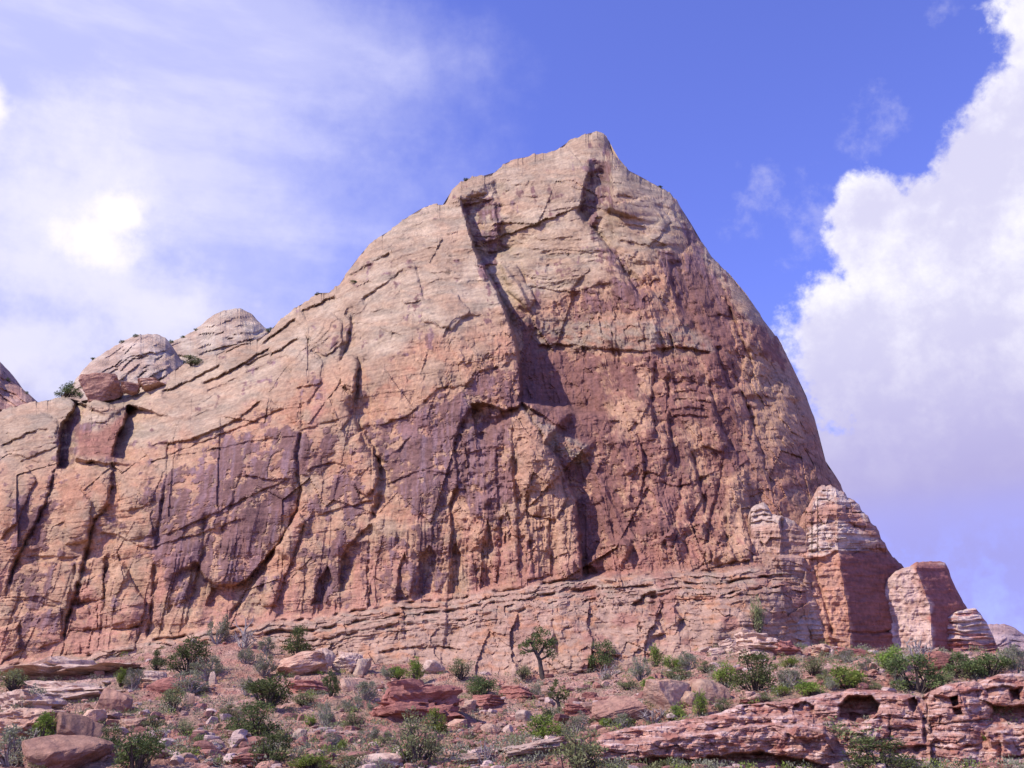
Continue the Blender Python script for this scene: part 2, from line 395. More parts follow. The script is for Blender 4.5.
for u, v, Y in ((650, 725, 83), (700, 716, 83.5), (750, 708, 84), (800, 700, 84), (850, 695, 85), (900, 695, 86), (950, 690, 87), (1010, 684, 88), (1120, 690, 90), (1300, 710, 92),
                (620, 778, 71), (700, 776, 71.5), (750, 774, 72), (850, 776, 71.5), (950, 776, 71.5), (1020, 776, 71.5), (1150, 775, 73), (1300, 780, 74)):
    gp.append((u, v, Y))
gw = at(np.array([p[0] for p in gp]), np.array([p[1] for p in gp]), np.array([p[2] for p in gp]))
_tz = tps([(p[0], p[1], p[2]) for p in gw])
def terrain(x, y, fine=True):
    x = np.asarray(x, float); y = np.asarray(y, float)
    r = np.hypot(x, y); k = np.where(y > 185, 185 / np.maximum(y, 1), 1.0); k = np.minimum(k, 220 / np.maximum(r, 1))
    xx = np.clip(x * k, -80, 110); yy = np.maximum(y * k, 60)
    z = np.clip(_tz(xx, yy), 0, 26)
    f = sm(y, 38, 74); z = z * f
    act = f * sm(-r, -420, -260) 
    z = z + (act * 0.30 * terrace(fbm(x / 15, y / 4.5, 3, 62) * 3.4 + 0.5 * fbm(x / 3, y / 2, 2, 63), 0.10) if fine else 0) + act * (0.55 * fbm(x / 9, y / 9, 4, 5) + 0.10 * ridged(x / 2.2, y / 2.2, 3, 8) + (0.55 * (facets(x / 4.5, y / 2.2, 12)[0]) * sm(fbm(x / 14, y / 14, 2, 61), 0.0, 0.3) if fine else 0))
    kk = sm(x / np.maximum(y, 1), 0.055, 0.10) * sm(-y, -79, -76); z = np.where(y > 50, z * (1 - kk) + np.minimum(z, 1.25 + y * 0.0215 + 0.25 * fbm(x / 3, y / 3, 3, 64)) * kk, z)
    far = sm(r, 260, 900); z = z * (1 - far) + far * (15 + 5 * fbm(x / 400, y / 400, 3, 77))
    return z - 1.5 * sm(-y, -20, 60)
th_f = np.linspace(R(-36), R(36), 760); th = np.concatenate([np.linspace(R(-180), R(-37), 60), th_f, np.linspace(R(37), R(180), 60)])
rr = np.concatenate([[0.0, 6, 14, 24, 34, 44, 52, 58], np.geomspace(62, 230, 420), np.geomspace(236, 9000, 60)])
TX = np.sin(th)[None] * rr[:, None]; TY = np.cos(th)[None] * rr[:, None]; TZ = terrain(TX, TY)
tv = np.stack([TX, TY, TZ], -1)
gcol = np.empty(TX.shape + (3,))
n1 = fbm(TX / 7, TY / 7, 4, 21); n2 = fbm(TX / 1.2, TY / 1.2, 4, 22); n3 = fbm(TX / 18, TY / 18, 3, 23)
soil = np.array([0.385, 0.232, 0.168]); pink = np.array([0.48, 0.315, 0.25]); red = np.array([0.315, 0.13, 0.10]); litter = np.array([0.29, 0.20, 0.14])
g = soil[None, None] + 0 * gcol
g = lerp(g, pink, (sm(n1, -0.05, 0.35) * 0.8)[..., None]); g = lerp(g, red, (sm(n3, 0.05, 0.4) * 0.75)[..., None])
slope = np.gradient(TZ, axis=0) / np.gradient(rr)[:, None]
strata = np.array([0.34, 0.165, 0.125]) * (1 + 0.5 * fbm(TX / 9, TZ / 0.25, 3, 26))[..., None]
g = lerp(g, strata, (sm(slope, 0.42, 0.75))[..., None])
g = lerp(g, litter, (sm(fbm(TX / 4, TY / 4, 4, 25), -0.05, 0.3) * 0.8)[..., None]); g = g * (1 + 0.35 * n2[..., None])
M_SOIL, bb, p = principled('red_talus_soil')
va = bb.n('ShaderNodeVertexColor'); va.layer_name = 'rock_colour'; geo = bb.n('ShaderNodeNewGeometry').outputs['Position']
vor = bb.n('ShaderNodeTexVoronoi'); bb.put(vor.inputs['Vector'], geo); vor.inputs['Scale'].default_value = 2.6
c = bb.mix(bb.ss(bb.noise(geo, 3.0, 8, 0.7), 0.35, 0.65), (0.68, 0.66, 0.66, 1), (1.28, 1.25, 1.22, 1)); c = bb.mix(1.0, va.outputs[0], c, 'MULTIPLY')
hsv = bb.n('ShaderNodeSeparateColor'); bb.put(hsv.inputs[0], vor.outputs['Color'])
c = bb.mix(bb.m('MULTIPLY', bb.ss(hsv.outputs[0], 0.55, 0.8), bb.ss(vor.outputs['Distance'], 0.32, 0.15)), c, (0.50, 0.34, 0.28, 1))
bb.put(p.inputs['Base Color'], c)
bump(bb, p, bb.m('ADD', bb.noise(geo, 2.2, 9, 0.7), bb.m('MULTIPLY', bb.ss(vor.outputs['Distance'], 0.5, 0.0), 0.5)), 1.0, 0.4)
tag(link('talus_slope', mesh_np('talus_slope', tv.reshape(-1, 3), gridq(len(rr), len(th))[:, ::-1], M_SOIL, g.reshape(-1, 3))), kind='structure')

def ground_hit(u, v):
    r = ray(u, v); d = np.concatenate([np.arange(50, 230, 0.25)]); P = EYE + r * (d / r[1])[:, None]
    h = P[:, 2] - terrain(P[:, 0], P[:, 1]); k = np.argmax(h < 0)
    if h[k] >= 0: k = int(np.argmin(h))
    return Vector(P[k])

# ------------------------------------------------------------------ the butte
TOP = [(-170, 452), (-120, 436), (-60, 424), (0, 412), (20, 405), (40, 400), (62, 397), (75, 401), (92, 399), (118, 394), (128, 389), (150, 383), (170, 372), (185, 365), (205, 360), (232, 346), (258, 338), (272, 327), (290, 312),
       (300, 303), (318, 294), (333, 288), (341, 281), (352, 266), (366, 248), (378, 236), (395, 224), (412, 213), (430, 206), (446, 203), (452, 190), (462, 180), (478, 176), (492, 174), (500, 166), (515, 159),
       (530, 154), (548, 151), (562, 147), (575, 139), (588, 132), (596, 130), (604, 134), (609, 143), (613, 155), (622, 164), (633, 172), (648, 178), (660, 186), (668, 192), (676, 199), (684, 213), (692, 226), (700, 238), (710, 251), (722, 266),
       (733, 280), (745, 294), (758, 311), (769, 326), (779, 341), (788, 357), (797, 377), (806, 397), (814, 417), (820, 437), (824, 454), (831, 470), (841, 486), (850, 505), (858, 530), (866, 560), (872, 600), (878, 640), (884, 668)]
VC = [(-170, 690), (0, 665), (60, 659), (125, 647), (185, 634), (240, 626), (270, 622), (330, 617), (400, 604), (480, 594), (580, 578), (620, 575), (690, 572), (760, 566), (930, 560)]
us = np.concatenate([np.arange(-168, -2, 3.0), np.arange(0, 884, 1.15)])
BOT = [(u, v + 22) for u, v in GROUND]
macro = tps([(-170, 690, 204), (0, 660, 187), (100, 650, 179), (200, 632, 171), (300, 618, 164.5), (400, 604, 158.5), (480, 594, 154), (580, 580, 150), (680, 572, 145.5), (760, 566, 143), (800, 575, 146), (850, 580, 155), (800, 650, 145), (850, 650, 155), (925, 620, 170),
  (-170, 510, 212), (0, 480, 195), (100, 480, 186), (200, 480, 178), (300, 480, 172), (400, 480, 165), (480, 480, 160), (540, 470, 158.5), (600, 470, 158), (700, 470, 156), (780, 470, 160), (830, 500, 166),
  (-170, 455, 232), (0, 416, 214), (100, 420, 204), (150, 395, 206), (200, 410, 192), (200, 368, 206), (270, 380, 186), (270, 332, 203), (340, 400, 175), (340, 290, 198), (400, 400, 170), (400, 310, 182), (400, 226, 202),
  (450, 380, 167), (450, 300, 177), (450, 210, 197), (510, 380, 165), (500, 290, 175), (500, 220, 187), (520, 162, 203), (600, 380, 165), (590, 300, 172), (590, 230, 181), (590, 180, 190), (595, 133, 200),
  (660, 380, 164), (660, 300, 171), (660, 240, 180), (665, 192, 193), (720, 380, 165), (720, 300, 175), (720, 267, 182), (760, 420, 163), (760, 340, 174), (790, 362, 178), (800, 440, 167), (822, 450, 172), (850, 508, 172), (880, 560, 182),
  (60, 560, 187), (250, 560, 171.5), (450, 545, 158.5), (650, 530, 150.5), (740, 520, 150)])

def butte_fields(U, V, ds, vb):
    vc = itp(U[0], VC)[None] + 0 * V + 5 * fbm(U / 30, V / 400, 3, 8)
    vt = V - ds * 0
    Y = macro(U, V)
    K = Field(U, V); K.warp(2.6, 11, 3)
    st = (U - 470) / (V + 700) * 1300 + 470                    # joints fan out a little towards the foot
    stw = st + 7 * fbm(U / 60, V / 60, 3, 4) + 2.0 * fbm(U / 12, V / 12, 2, 5)
    vw = V + 7 * fbm(U / 55, V / 55, 3, 6) + 2 * fbm(U / 11, V / 11, 2, 7)
    below = V - vc
    # zones
    cream_line = itp(U[0], [(-170, 520), (0, 470), (60, 455), (150, 442), (250, 405), (330, 372), (420, 345), (500, 318), (560, 290), (640, 262), (690, 236), (730, 300), (800, 350), (930, 400)])[None]
    up = sm(cream_line - V + 26 * fbm(U / 40, V / 30, 3, 9), -18, 18)      # smooth slickrock above, jointed wall below
    wall = (1 - up) * sm(-below, -4, 6)
    left = sm(-U, -480, -380); right = 1 - left
    # rounded swells
    K.D += 2.2 * fbm(U / 95, V / 80, 3, 31) + 0.9 * fbm(U / 36, V / 34, 2, 32)
    # joint blocks of the wall; slabs that have peeled off in sheets, smooth where the old skin survives
    smooth_ = sm(vb, -0.25, 0.15); rough = wall * (1 - (0.70 * left + 0.25 * right) * smooth_)
    big = 0.45 + 0.55 * sm(fbm(U / 90, V / 70, 2, 40), -0.25, 0.2)
    st0 = st + 5 * fbm(U / 70, V / 90, 2, 4); v0 = V + 5 * fbm(U / 80, V / 60, 2, 6)
    rot = lambda a_, x, y: (x * math.cos(a_) - y * math.sin(a_), x * math.sin(a_) + y * math.cos(a_))
    f, e = facets(*rot(0.12, st / 48, V / 95), 41, 0.40); K.D += wall * 0.95 * f
    g1 = sm(fbm(U / 55, V / 50, 2, 39), -0.2, 0.3); g2 = sm(fbm(U / 40 + 7, V / 40, 2, 38), -0.15, 0.35)
    K.D += rough * (0.25 + 0.75 * g1) * 0.62 * facets(*rot(-0.2, st / 22, V / 42), 143, 0.5)[0]
    f2 = facets(*rot(0.3, stw / 11, vw / 17), 144, 0.5)[0]
    K.D += rough * (0.2 + 0.8 * g2) * (0.34 * f2 + 0.16 * facets(stw / 5, vw / 6.5, 145, 0.6)[0])
    K.D += rough * big * (1.1 * chisel(st / 36, V / 58, 43, 0.25) + 0.42 * chisel(st / 13, V / 19, 47, 0.4) + 0.12 * chisel(stw / 5, vw / 6, 48, 0.3)) + up * 0.08 * chisel(U / 6, V / 4, 49)
    K.D += rough * right * (0.8 * chisel(st / 19, V / 27, 54, 0.9) + 0.45 * facets(*rot(0.5, st / 13, V / 15), 146, 0.6)[0] + 0.26 * facets(stw / 5.5, vw / 6, 147, 0.6)[0] + 0.3 * fbm(stw / 7, vw / 7, 4, 150, 0.65))
    K.D += rough * 0.16 * terrace(fbm(U / 120, (V + 0.12 * U) / 14, 3, 56) * 3, 0.08)
    c1 = e
    # long vertical flutes low on the wall
    low = wall * sm(below, -150, -25)
    K.D += low * 0.40 * terrace(fbm(st0 / 24, v0 / 210, 2, 51) * 4, 0.08) + low * 0.7 * chisel(st / 15, V / 120, 52, 0.05)
    # cross-bedding of the slickrock: fine steps whose dip wanders
    prof = itp(U[0], [(-170, 0), (0, -26), (200, -92), (350, -150), (470, -174), (600, -180), (700, -160), (800, -110), (930, -20)])[None]
    ac = V - prof * sm(-V, -560, -260) + 9 * fbm(U / 110, V / 70, 2, 61) + 2.5 * fbm(U / 30, V / 22, 2, 67); al = U
    bed = fbm(al / 75, ac / 4.6, 4, 62) + 0.9 * fbm(al / 120, ac / 13, 2, 63)
    rg = sm(fbm(U / 60, V / 40, 3, 68), -0.25, 0.3)
    K.D += (up * (0.35 + 0.45 * rg) + wall * 0.10) * bed + up * 0.26 * fbm(U / 9, V / 7, 3, 64)
    K.D += up * 0.34 * terrace(fbm(al / 90, ac / 20, 3, 65) * 3.2, 0.10) + up * 0.55 * facets(al / 60, ac / 34, 148, 0.5)[0] + up * rg * 0.3 * facets(al / 22, ac / 11, 149, 0.5)[0] + up * rg * (0.9 * chisel(al / 42, ac / 17, 66, 0.15) + 0.35 * chisel(al / 15, ac / 7, 69, 0.1))
    lam = bed * 0
    # foot: thin beds that step out to the ground
    bb_ = below + 5 * fbm(U / 38, V / 30, 3, 71)
    inb = sm(below, -3, 3)
    K.D -= inb * (3.6 * np.clip(below / 55, 0, 1.6)) * sm(-U, -835, -790)
    lay = np.floor(bb_ / 5.5 + 0.6 * fbm(U / 25, V / 8, 2, 72)); fr = bb_ / 5.5 - np.floor(bb_ / 5.5)
    hr = _h(lay.astype(np.int64), np.zeros(U.shape, np.int64) + np.floor(U / 70).astype(np.int64) * 0, 73)
    thin = inb * sm(-below, -42, -22) * (0.25 + 0.75 * sm(fbm(U / 45, V / 20, 2, 70), -0.2, 0.25))
    K.D += thin * (0.8 * (hr - 0.5) + 0.35 * (fr < 0.22)) + inb * 0.55 * facets((U + 6 * fbm(U / 20, V / 20, 2, 78)) / 9, bb_ / 6, 74, 0.5)[0] * sm(-below, -48, -20)
    fl, el_ = facets((U + 5 * fbm(U / 20, V / 20, 2, 75)) / 30, V / 60, 76, 0.4); fz = inb * sm(below, 18, 34)
    K.D += fz * (1.2 * fl + 0.35 * chisel(U / 26, V / 34, 79, 0.1) + 0.30 * chisel(U / 9, V / 10, 80, 0.2) + 0.45 * facets(U / 13, below / 15, 83, 0.5)[0] + 0.22 * facets(U / 6, below / 6, 84, 0.5)[0])
    K.D += inb * 0.40 * fbm(U / 110, (below + 1.5 * fbm(U / 40, V / 40, 2, 86)) / 3.4, 3, 85)
    K.D += inb * 0.16 * fbm(U / 7, V / 5, 3, 77)
    K.D += 1.9 * np.exp(-((below - 1) / 1.9) ** 2) * sm(fbm(U / 26, V / 200, 3, 69), -0.15, 0.2)
    K.D += 1.3 * np.exp(-((below - 12) / 1.4) ** 2) * sm(fbm(U / 30, V / 200, 3, 60), -0.05, 0.2) + 1.0 * np.exp(-((below - 23) / 1.5) ** 2) * sm(fbm(U / 24, V / 200, 3, 59), 0.0, 0.2)

    # ---- traced features ------------------------------------------------
    S, C = K.step, K.crack
    # main prow and the recess east of it
    S([(459, 198), (466, 220), (474, 247), (484, 268), (497, 290), (505, 312), (514, 335), (519, 362), (521, 388), (518, 404)], 11.0, 88, 'R', 1.5, 0.04, 3, 0.35)
    S([(458, 196), (463, 206), (467, 222), (474, 247), (481, 266)], 5.5, 52, 'R', 1.5, 0.10, 3, 0.18)
    C([(478, 262), (492, 284), (506, 306), (516, 332)], 2.0, 3.0); 
    S([(500, 255), (498, 225), (492, 190)], 1.2, 30, 'R'); S([(480, 258), (500, 262), (520, 285), (530, 305), (545, 318)], -1.6, 26, 'D', 2)
    S([(519, 398), (536, 416), (556, 432), (572, 441), (588, 444), (592, 460)], -3.2, 46, 'D', 7, 0.15)          # sloping ledge at the foot of the recess
    C([(519, 400), (530, 415), (540, 432), (544, 440)], 2.2, 1.6)
    S([(541, 442), (556, 456), (566, 478), (576, 500), (580, 530), (582, 562), (583, 580)], 4.4, 42, 'R', 1.5, 0.05, 2)     # pillar under it
    C([(590, 556), (605, 548), (618, 546)], 1.0, 2.0); S([(585, 566), (600, 545), (622, 540), (634, 545)], -2.8, 26, 'D', 3)
    # hanging block and alcove
    S([(470, 404), (482, 402), (492, 406), (505, 410), (518, 407), (521, 402)], 2.6, 34, 'D', 1.2, 0.03, 2)
    S([(477, 400), (462, 420), (455, 438), (453, 452), (457, 470), (456, 486), (449, 505), (452, 530), (448, 560)], 1.7, 38, 'R', 1.2, 0.05)
    S([(510, 410), (506, 430), (508, 460), (505, 490), (511, 520), (514, 560)], 1.4, 26, 'L', 1.2)
    for q, a, w in (([(512, 420), (513, 460), (517, 500), (518, 545), (520, 585)], 1.0, 14), ([(498, 424), (496, 470), (501, 530), (497, 585)], 0.5, 9), ([(478, 420), (481, 450), (479, 470)], 0.5, 10), ([(532, 470), (527, 505), (529, 530), (534, 580)], 0.9, 12), ([(466, 440), (469, 480)], 0.6, 10), ([(552, 530), (550, 578)], 0.6, 9)):
        C(q, a * 0.8, 1.3); S(q, a, w, 'R')
    Bq = K.bulge
    for q in ([(396, 600), (398, 572), (404, 552), (410, 562), (409, 600)], [(418, 598), (420, 560), (430, 545), (437, 556), (435, 592)], [(449, 594), (451, 556), (456, 540), (461, 556), (459, 592)], [(312, 606), (318, 580), (328, 566), (334, 580), (322, 604)], [(480, 590), (482, 540), (488, 520), (494, 545), (492, 588)], [(205, 606), (212, 588), (226, 590), (232, 600), (222, 612)]): Bq(q, -1.5, 5)
    for q in ([(164, 457), (200, 452), (250, 441), (300, 436)], [(160, 536), (196, 522), (240, 500), (292, 478)], [(141, 550), (196, 534), (248, 517)], [(244, 475), (270, 479), (292, 480)], [(306, 470), (330, 462), (350, 466)], [(304, 520), (340, 508), (376, 500)], [(0, 598), (40, 596), (66, 604)], [(384, 486), (420, 470), (452, 474)]): S(q, 0.7, 8, 'D', 0.9)
    Bq([(516, 452), (532, 440), (548, 446), (558, 470), (566, 500), (556, 520), (530, 515), (520, 490)], 2.2, 16); Bq([(524, 520), (548, 516), (552, 575), (526, 580)], 1.0, 10); Bq([(556, 510), (574, 505), (580, 545), (580, 580), (558, 580)], 1.2, 9)
    Bq([(349, 442), (360, 431), (370, 442), (378, 462), (379, 482), (366, 496), (352, 484)], 2.2, 12); Bq([(339, 362), (348, 354), (358, 358), (358, 378), (352, 392), (341, 386)], 1.9, 8); Bq([(334, 392), (350, 394), (350, 420), (340, 430), (332, 412)], 1.2, 8)
    Bq([(268, 560), (282, 540), (298, 512), (304, 520), (296, 548), (284, 580), (276, 606), (262, 606)], 1.8, 8); Bq([(306, 322), (330, 312), (342, 322), (342, 344), (326, 356), (310, 350)], 1.8, 14); Bq([(284, 350), (304, 342), (322, 360), (320, 384), (296, 388)], 1.4, 12)
    Bq([(76, 562), (104, 556), (104, 598), (80, 603)], 1.6, 9); Bq([(71, 606), (98, 602), (96, 629), (68, 632)], 1.4, 8); Bq([(66, 632), (92, 631), (88, 652), (64, 654)], 1.0, 7); Bq([(104, 600), (112, 572), (122, 562), (134, 584), (146, 604), (140, 626), (112, 630)], 2.0, 12); Bq([(104, 632), (140, 628), (134, 650), (102, 652)], 1.2, 8)
    Bq([(64, 498), (80, 490), (92, 502), (88, 540), (66, 546)], 1.5, 9); Bq([(94, 478), (112, 470), (110, 504), (97, 512)], 1.3, 7); Bq([(0, 480), (26, 466), (36, 480), (18, 520), (0, 540)], 1.6, 10); Bq([(14, 570), (40, 560), (76, 562), (66, 610), (30, 600), (10, 600)], 1.0, 10); Bq([(116, 470), (150, 462), (164, 472), (150, 505), (120, 512)], 1.1, 12)
    Bq([(0, 628), (18, 622), (20, 650), (0, 664)], 1.6, 7); Bq([(34, 612), (60, 606), (62, 640), (38, 648)], 0.9, 8); Bq([(118, 520), (150, 512), (154, 536), (130, 540)], 0.9, 7); Bq([(8, 430), (40, 412), (58, 420), (56, 446), (20, 462)], 1.6, 14); Bq([(160, 560), (190, 556), (192, 596), (164, 610)], 0.8, 9)
    Bq([(140, 446), (200, 428), (262, 396), (282, 408), (240, 428), (190, 446), (150, 462)], 1.3, 12); Bq([(286, 414), (330, 398), (338, 420), (300, 430)], 1.0, 8); Bq([(384, 556), (404, 540), (420, 560), (410, 596), (388, 600)], 0.9, 8)
    Bq([(640, 430), (664, 424), (672, 452), (660, 476), (640, 470)], 1.3, 9); Bq([(700, 430), (716, 424), (730, 440), (722, 452), (704, 448)], 1.6, 7); Bq([(604, 396), (636, 388), (650, 402), (640, 424), (608, 420)], 1.0, 8); Bq([(612, 440), (636, 432), (646, 460), (626, 476)], 1.0, 8); Bq([(728, 478), (744, 470), (754, 520), (750, 560), (728, 562)], 1.6, 10)
    Bq([(686, 538), (704, 528), (712, 560), (690, 572)], 1.2, 8); Bq([(700, 548), (724, 530), (736, 560), (706, 570)], 1.0, 8); Bq([(396, 262), (414, 262), (424, 300), (404, 304)], 1.2, 9); Bq([(420, 300), (452, 290), (470, 310), (452, 330), (424, 322)], 1.2, 12); Bq([(610, 206), (650, 196), (672, 222), (650, 246), (616, 240)], 1.6, 16); Bq([(520, 262), (560, 250), (590, 268), (570, 292), (528, 286)], 1.2, 14)
    Bq([(500, 262), (516, 264), (536, 300), (528, 312), (508, 290)], 1.8, 8); Bq([(680, 262), (696, 250), (716, 270), (712, 286), (690, 290)], 0.6, 9)
    # stepped ledge that runs down-left from the alcove
    S([(500, 364), (492, 368), (480, 371), (474, 380), (466, 385), (450, 387), (437, 389), (428, 398), (416, 408), (404, 417), (382, 424), (362, 427)], 0.75, 40, 'D', 0.9, 0.03)
    # big cleft left of centre
    C([(350, 314), (353, 325), (349, 337), (343, 352), (338, 368)], 1.8, 2.4); S([(342, 312), (351, 322), (348, 340), (340, 362)], 1.6, 16, 'R')
    C([(357, 356), (359, 372), (356, 396), (354, 408), (359, 428), (363, 440), (371, 450), (378, 460), (380, 475), (379, 492), (375, 512), (370, 526)], 2.2, 2.4, 0.05)
    S([(352, 352), (358, 366), (355, 400), (360, 428), (372, 448), (380, 466), (381, 490), (374, 522)], 1.3, 24, 'R')
    S([(374, 522), (360, 534), (346, 547), (341, 562), (339, 596)], 1.5, 30, 'R', 1.2); C([(372, 524), (369, 560), (368, 604)], 0.8, 1.4)
    S([(378, 459), (390, 455), (400, 448), (412, 434)], 0.7, 20, 'D')
    # crack and undercut slab on the left
    C([(301, 430), (298, 452), (297, 473), (301, 486), (300, 500), (296, 514), (288, 530), (280, 543), (268, 562), (256, 580), (240, 602), (228, 622)], 1.9, 2.0, 0.03)
    S([(300, 478), (302, 494), (297, 514), (282, 540), (258, 574), (240, 600)], -1.4, 22, 'R', 1.5)
    S([(196, 560), (205, 578), (218, 586), (234, 585), (246, 580), (258, 568), (276, 546)], 2.8, 26, 'D', 1.4, 0.06, 2)
    C([(342, 340), (330, 350), (318, 352), (308, 338), (305, 326)], 0.8, 1.6); C([(326, 358), (322, 384), (306, 410)], 0.7, 1.4); C([(303, 402), (302, 430)], 0.9, 1.4)
    S([(186, 398), (210, 390), (235, 378), (262, 366), (290, 352)], 1.2, 24, 'D'); S([(244, 366), (262, 357), (282, 349), (300, 336)], 2.0, 14, 'D', 1.2); S([(260, 345), (278, 331), (296, 317)], 2.6, 12, 'D', 1.2); S([(300, 312), (318, 303), (336, 296)], 2.2, 10, 'D', 1.2); S([(160, 392), (182, 384), (206, 372), (222, 362)], 2.0, 12, 'D', 1.2); S([(140, 446), (190, 440), (240, 418), (262, 398)], 1.6, 14, 'D', 1.2); S([(0, 446), (30, 432), (50, 428)], 1.4, 12, 'D', 1.2); S([(360, 300), (384, 284), (404, 268)], 1.2, 12, 'D', 1.2); S([(348, 276), (372, 262), (392, 252)], 1.4, 9, 'D', 1.2)
    S([(200, 384), (228, 372), (252, 358), (272, 346)], 2.2, 14, 'D', 1.2); S([(222, 352), (246, 344), (262, 338)], 2.2, 10, 'D', 1.2)
    # joints of the left wall
    for q, a, w in (([(112, 475), (109, 500), (103, 512), (94, 520), (88, 545), (84, 562), (78, 585), (66, 622), (63, 648)], 1.5, 30), ([(168, 440), (167, 470), (162, 500), (157, 530), (154, 552)], 0.8, 14),
                    ([(204, 510), (203, 540), (198, 571), (192, 600)], 0.6, 12), ([(242, 470), (232, 500), (223, 528), (216, 571)], 0.5, 12), ([(56, 462), (50, 492), (38, 520), (22, 548), (14, 565), (4, 600)], 1.4, 26),
                    ([(86, 560), (80, 585), (68, 620)], 0.8, 10), ([(106, 552), (104, 590), (100, 640)], 0.8, 16), ([(154, 560), (152, 600), (147, 640)], 0.9, 14)):
        C(q, a * 1.1, 1.5); S(q, a, w, 'R', 1.2)
    S([(12, 556), (40, 556), (82, 557)], 0.9, 22, 'D', 1.2); S([(100, 532), (120, 536), (140, 546), (156, 550)], 0.9, 14, 'D'); S([(70, 628), (100, 628), (128, 622)], 0.7, 12, 'D'); S([(76, 604), (90, 598)], 0.8, 8, 'D')
    S([(106, 572), (114, 560), (120, 562), (130, 580)], -1.2, 16, 'D', 1.5)
    # notch and the great block on the left shoulder
    S([(77, 400), (72, 412), (62, 424), (59, 440), (58, 470)], 7.0, 22, 'R', 1.6, 0.05, 2); S([(94, 395), (84, 415), (76, 440), (74, 462)], -6.0, 36, 'R', 2.0, 0.05, 2)
    S([(129, 404), (124, 422), (116, 440), (112, 458)], 7.5, 26, 'R', 1.5, 0.05, 2); S([(84, 424), (100, 424), (118, 412), (131, 404)], 0.9, 34, 'D', 2.0)
    S([(64, 466), (90, 465), (112, 462)], -1.6, 20, 'D', 1.5)
    # summit: the dark side of the top block, the gully below it
    S([(591, 156), (590, 172), (585, 186), (583, 200), (579, 212), (585, 222), (590, 226)], 5.0, 36, 'R', 2.5, 0.12, 2, 0.3)
    S([(612, 150), (608, 172), (612, 190), (606, 212)], -5.0, 30, 'R', 6, 0.08, 2)
    C([(576, 206), (588, 222), (600, 238), (614, 256), (623, 272), (630, 286), (640, 296), (652, 308)], 1.6, 3.0, 0.05)
    S([(588, 222), (604, 242), (617, 258), (626, 276), (640, 298)], 3.0, 13, 'R', 1.5); C([(628, 272), (636, 280), (644, 290)], 2.2, 4.0)
    S([(640, 278), (648, 288), (660, 300), (666, 308), (678, 318), (686, 332), (692, 345)], 1.3, 30, 'R', 1.5)
    S([(492, 174), (494, 190), (500, 203)], 0.9, 14, 'R'); S([(466, 205), (480, 201), (496, 200)], 1.2, 16, 'D', 1.5, 0.25); S([(500, 172), (525, 172), (550, 168), (585, 168)], 0.8, 10, 'U', 1.5)
    S([(500, 182), (540, 180), (578, 178)], -0.8, 20, 'D', 2); C([(530, 180), (524, 195)], 0.9, 2)
    S([(655, 205), (662, 215), (668, 228)], 0.9, 14, 'R'); S([(626, 262), (640, 250), (660, 244), (688, 246)], 0.8, 18, 'D', 1.5); S([(670, 205), (684, 232), (690, 248)], 1.4, 16, 'R', 1.5)
    S([(540, 262), (556, 264), (570, 258), (584, 262)], 0.9, 16, 'U'); S([(560, 300), (580, 290), (600, 284), (622, 282)], 0.6, 22, 'D')
    # long overhanging ledge of the upper wall
    S([(536, 346), (560, 344), (590, 348), (620, 350), (645, 351), (668, 348), (690, 347), (712, 353)], 1.3, 26, 'D', 1.0, 0.03); S([(560, 322), (600, 320), (650, 322), (690, 330)], -0.5, 26, 'D', 2)
    for x in (582, 612, 616, 645, 660, 671): C([(x, 326 + x % 7), (x + 1, 345), (x + 5, 366)], 0.9, 1.3)
    # great dark slab on the right shoulder, with a pillar below it
    S([(668, 258), (672, 285), (676, 300), (690, 322), (708, 338), (728, 348)], 1.0, 30, 'R', 1.5); C([(722, 285), (727, 298), (731, 312), (738, 332), (750, 356), (756, 372)], 1.3, 1.6)
    S([(722, 282), (730, 306), (741, 336), (752, 362)], -1.2, 16, 'R', 1.5); S([(706, 316), (720, 315), (732, 318)], 0.7, 10, 'D')
    for q in ([(668, 372), (667, 395), (670, 430), (676, 470)], [(708, 378), (714, 405), (722, 432), (740, 458)], [(655, 360), (652, 400), (655, 440)], [(690, 450), (700, 480), (706, 520)], [(728, 350), (736, 380), (748, 410), (752, 440)],
              [(744, 395), (752, 425), (762, 455), (772, 490)], [(716, 345), (722, 370), (730, 392)], [(792, 400), (800, 425), (806, 442)], [(640, 440), (646, 470), (640, 500)]):
        C(q, 0.7, 1.5); S(q, 1.1, 16, 'R', 1.2)
    for y in (383, 392, 400, 409, 416): S([(672, y), (690, y - 2), (712, y + 2)], 0.6, 5, 'D', 0.8)
    S([(664, 366), (676, 364), (692, 367), (706, 374)], -1.3, 34, 'D', 1.5); S([(744, 358), (760, 362), (772, 370)], -1.0, 10, 'D', 1.2); S([(748, 376), (764, 376), (784, 386)], 0.8, 14, 'D')
    S([(757, 396), (782, 397), (800, 400)], 0.4, 24, 'D', 1.0)
    # scooped hollows right of the pillar
    S([(612, 540), (640, 545), (662, 540), (676, 524), (680, 505), (672, 488)], -1.4, 10, 'D', 2); S([(684, 500), (690, 520), (704, 522), (706, 506)], -1.2, 8, 'D', 2); C([(682, 470), (680, 500), (676, 530), (672, 562)], 1.1, 2.2)
    S([(660, 480), (676, 488), (700, 478), (720, 470)], 0.8, 14, 'D'); C([(726, 450), (716, 500), (708, 530), (704, 566)], 1.2, 1.8); S([(732, 470), (724, 505), (716, 540), (712, 566)], -1.4, 14, 'R', 1.5)
    S([(596, 470), (606, 488), (628, 540)], 0.9, 20, 'R', 2)
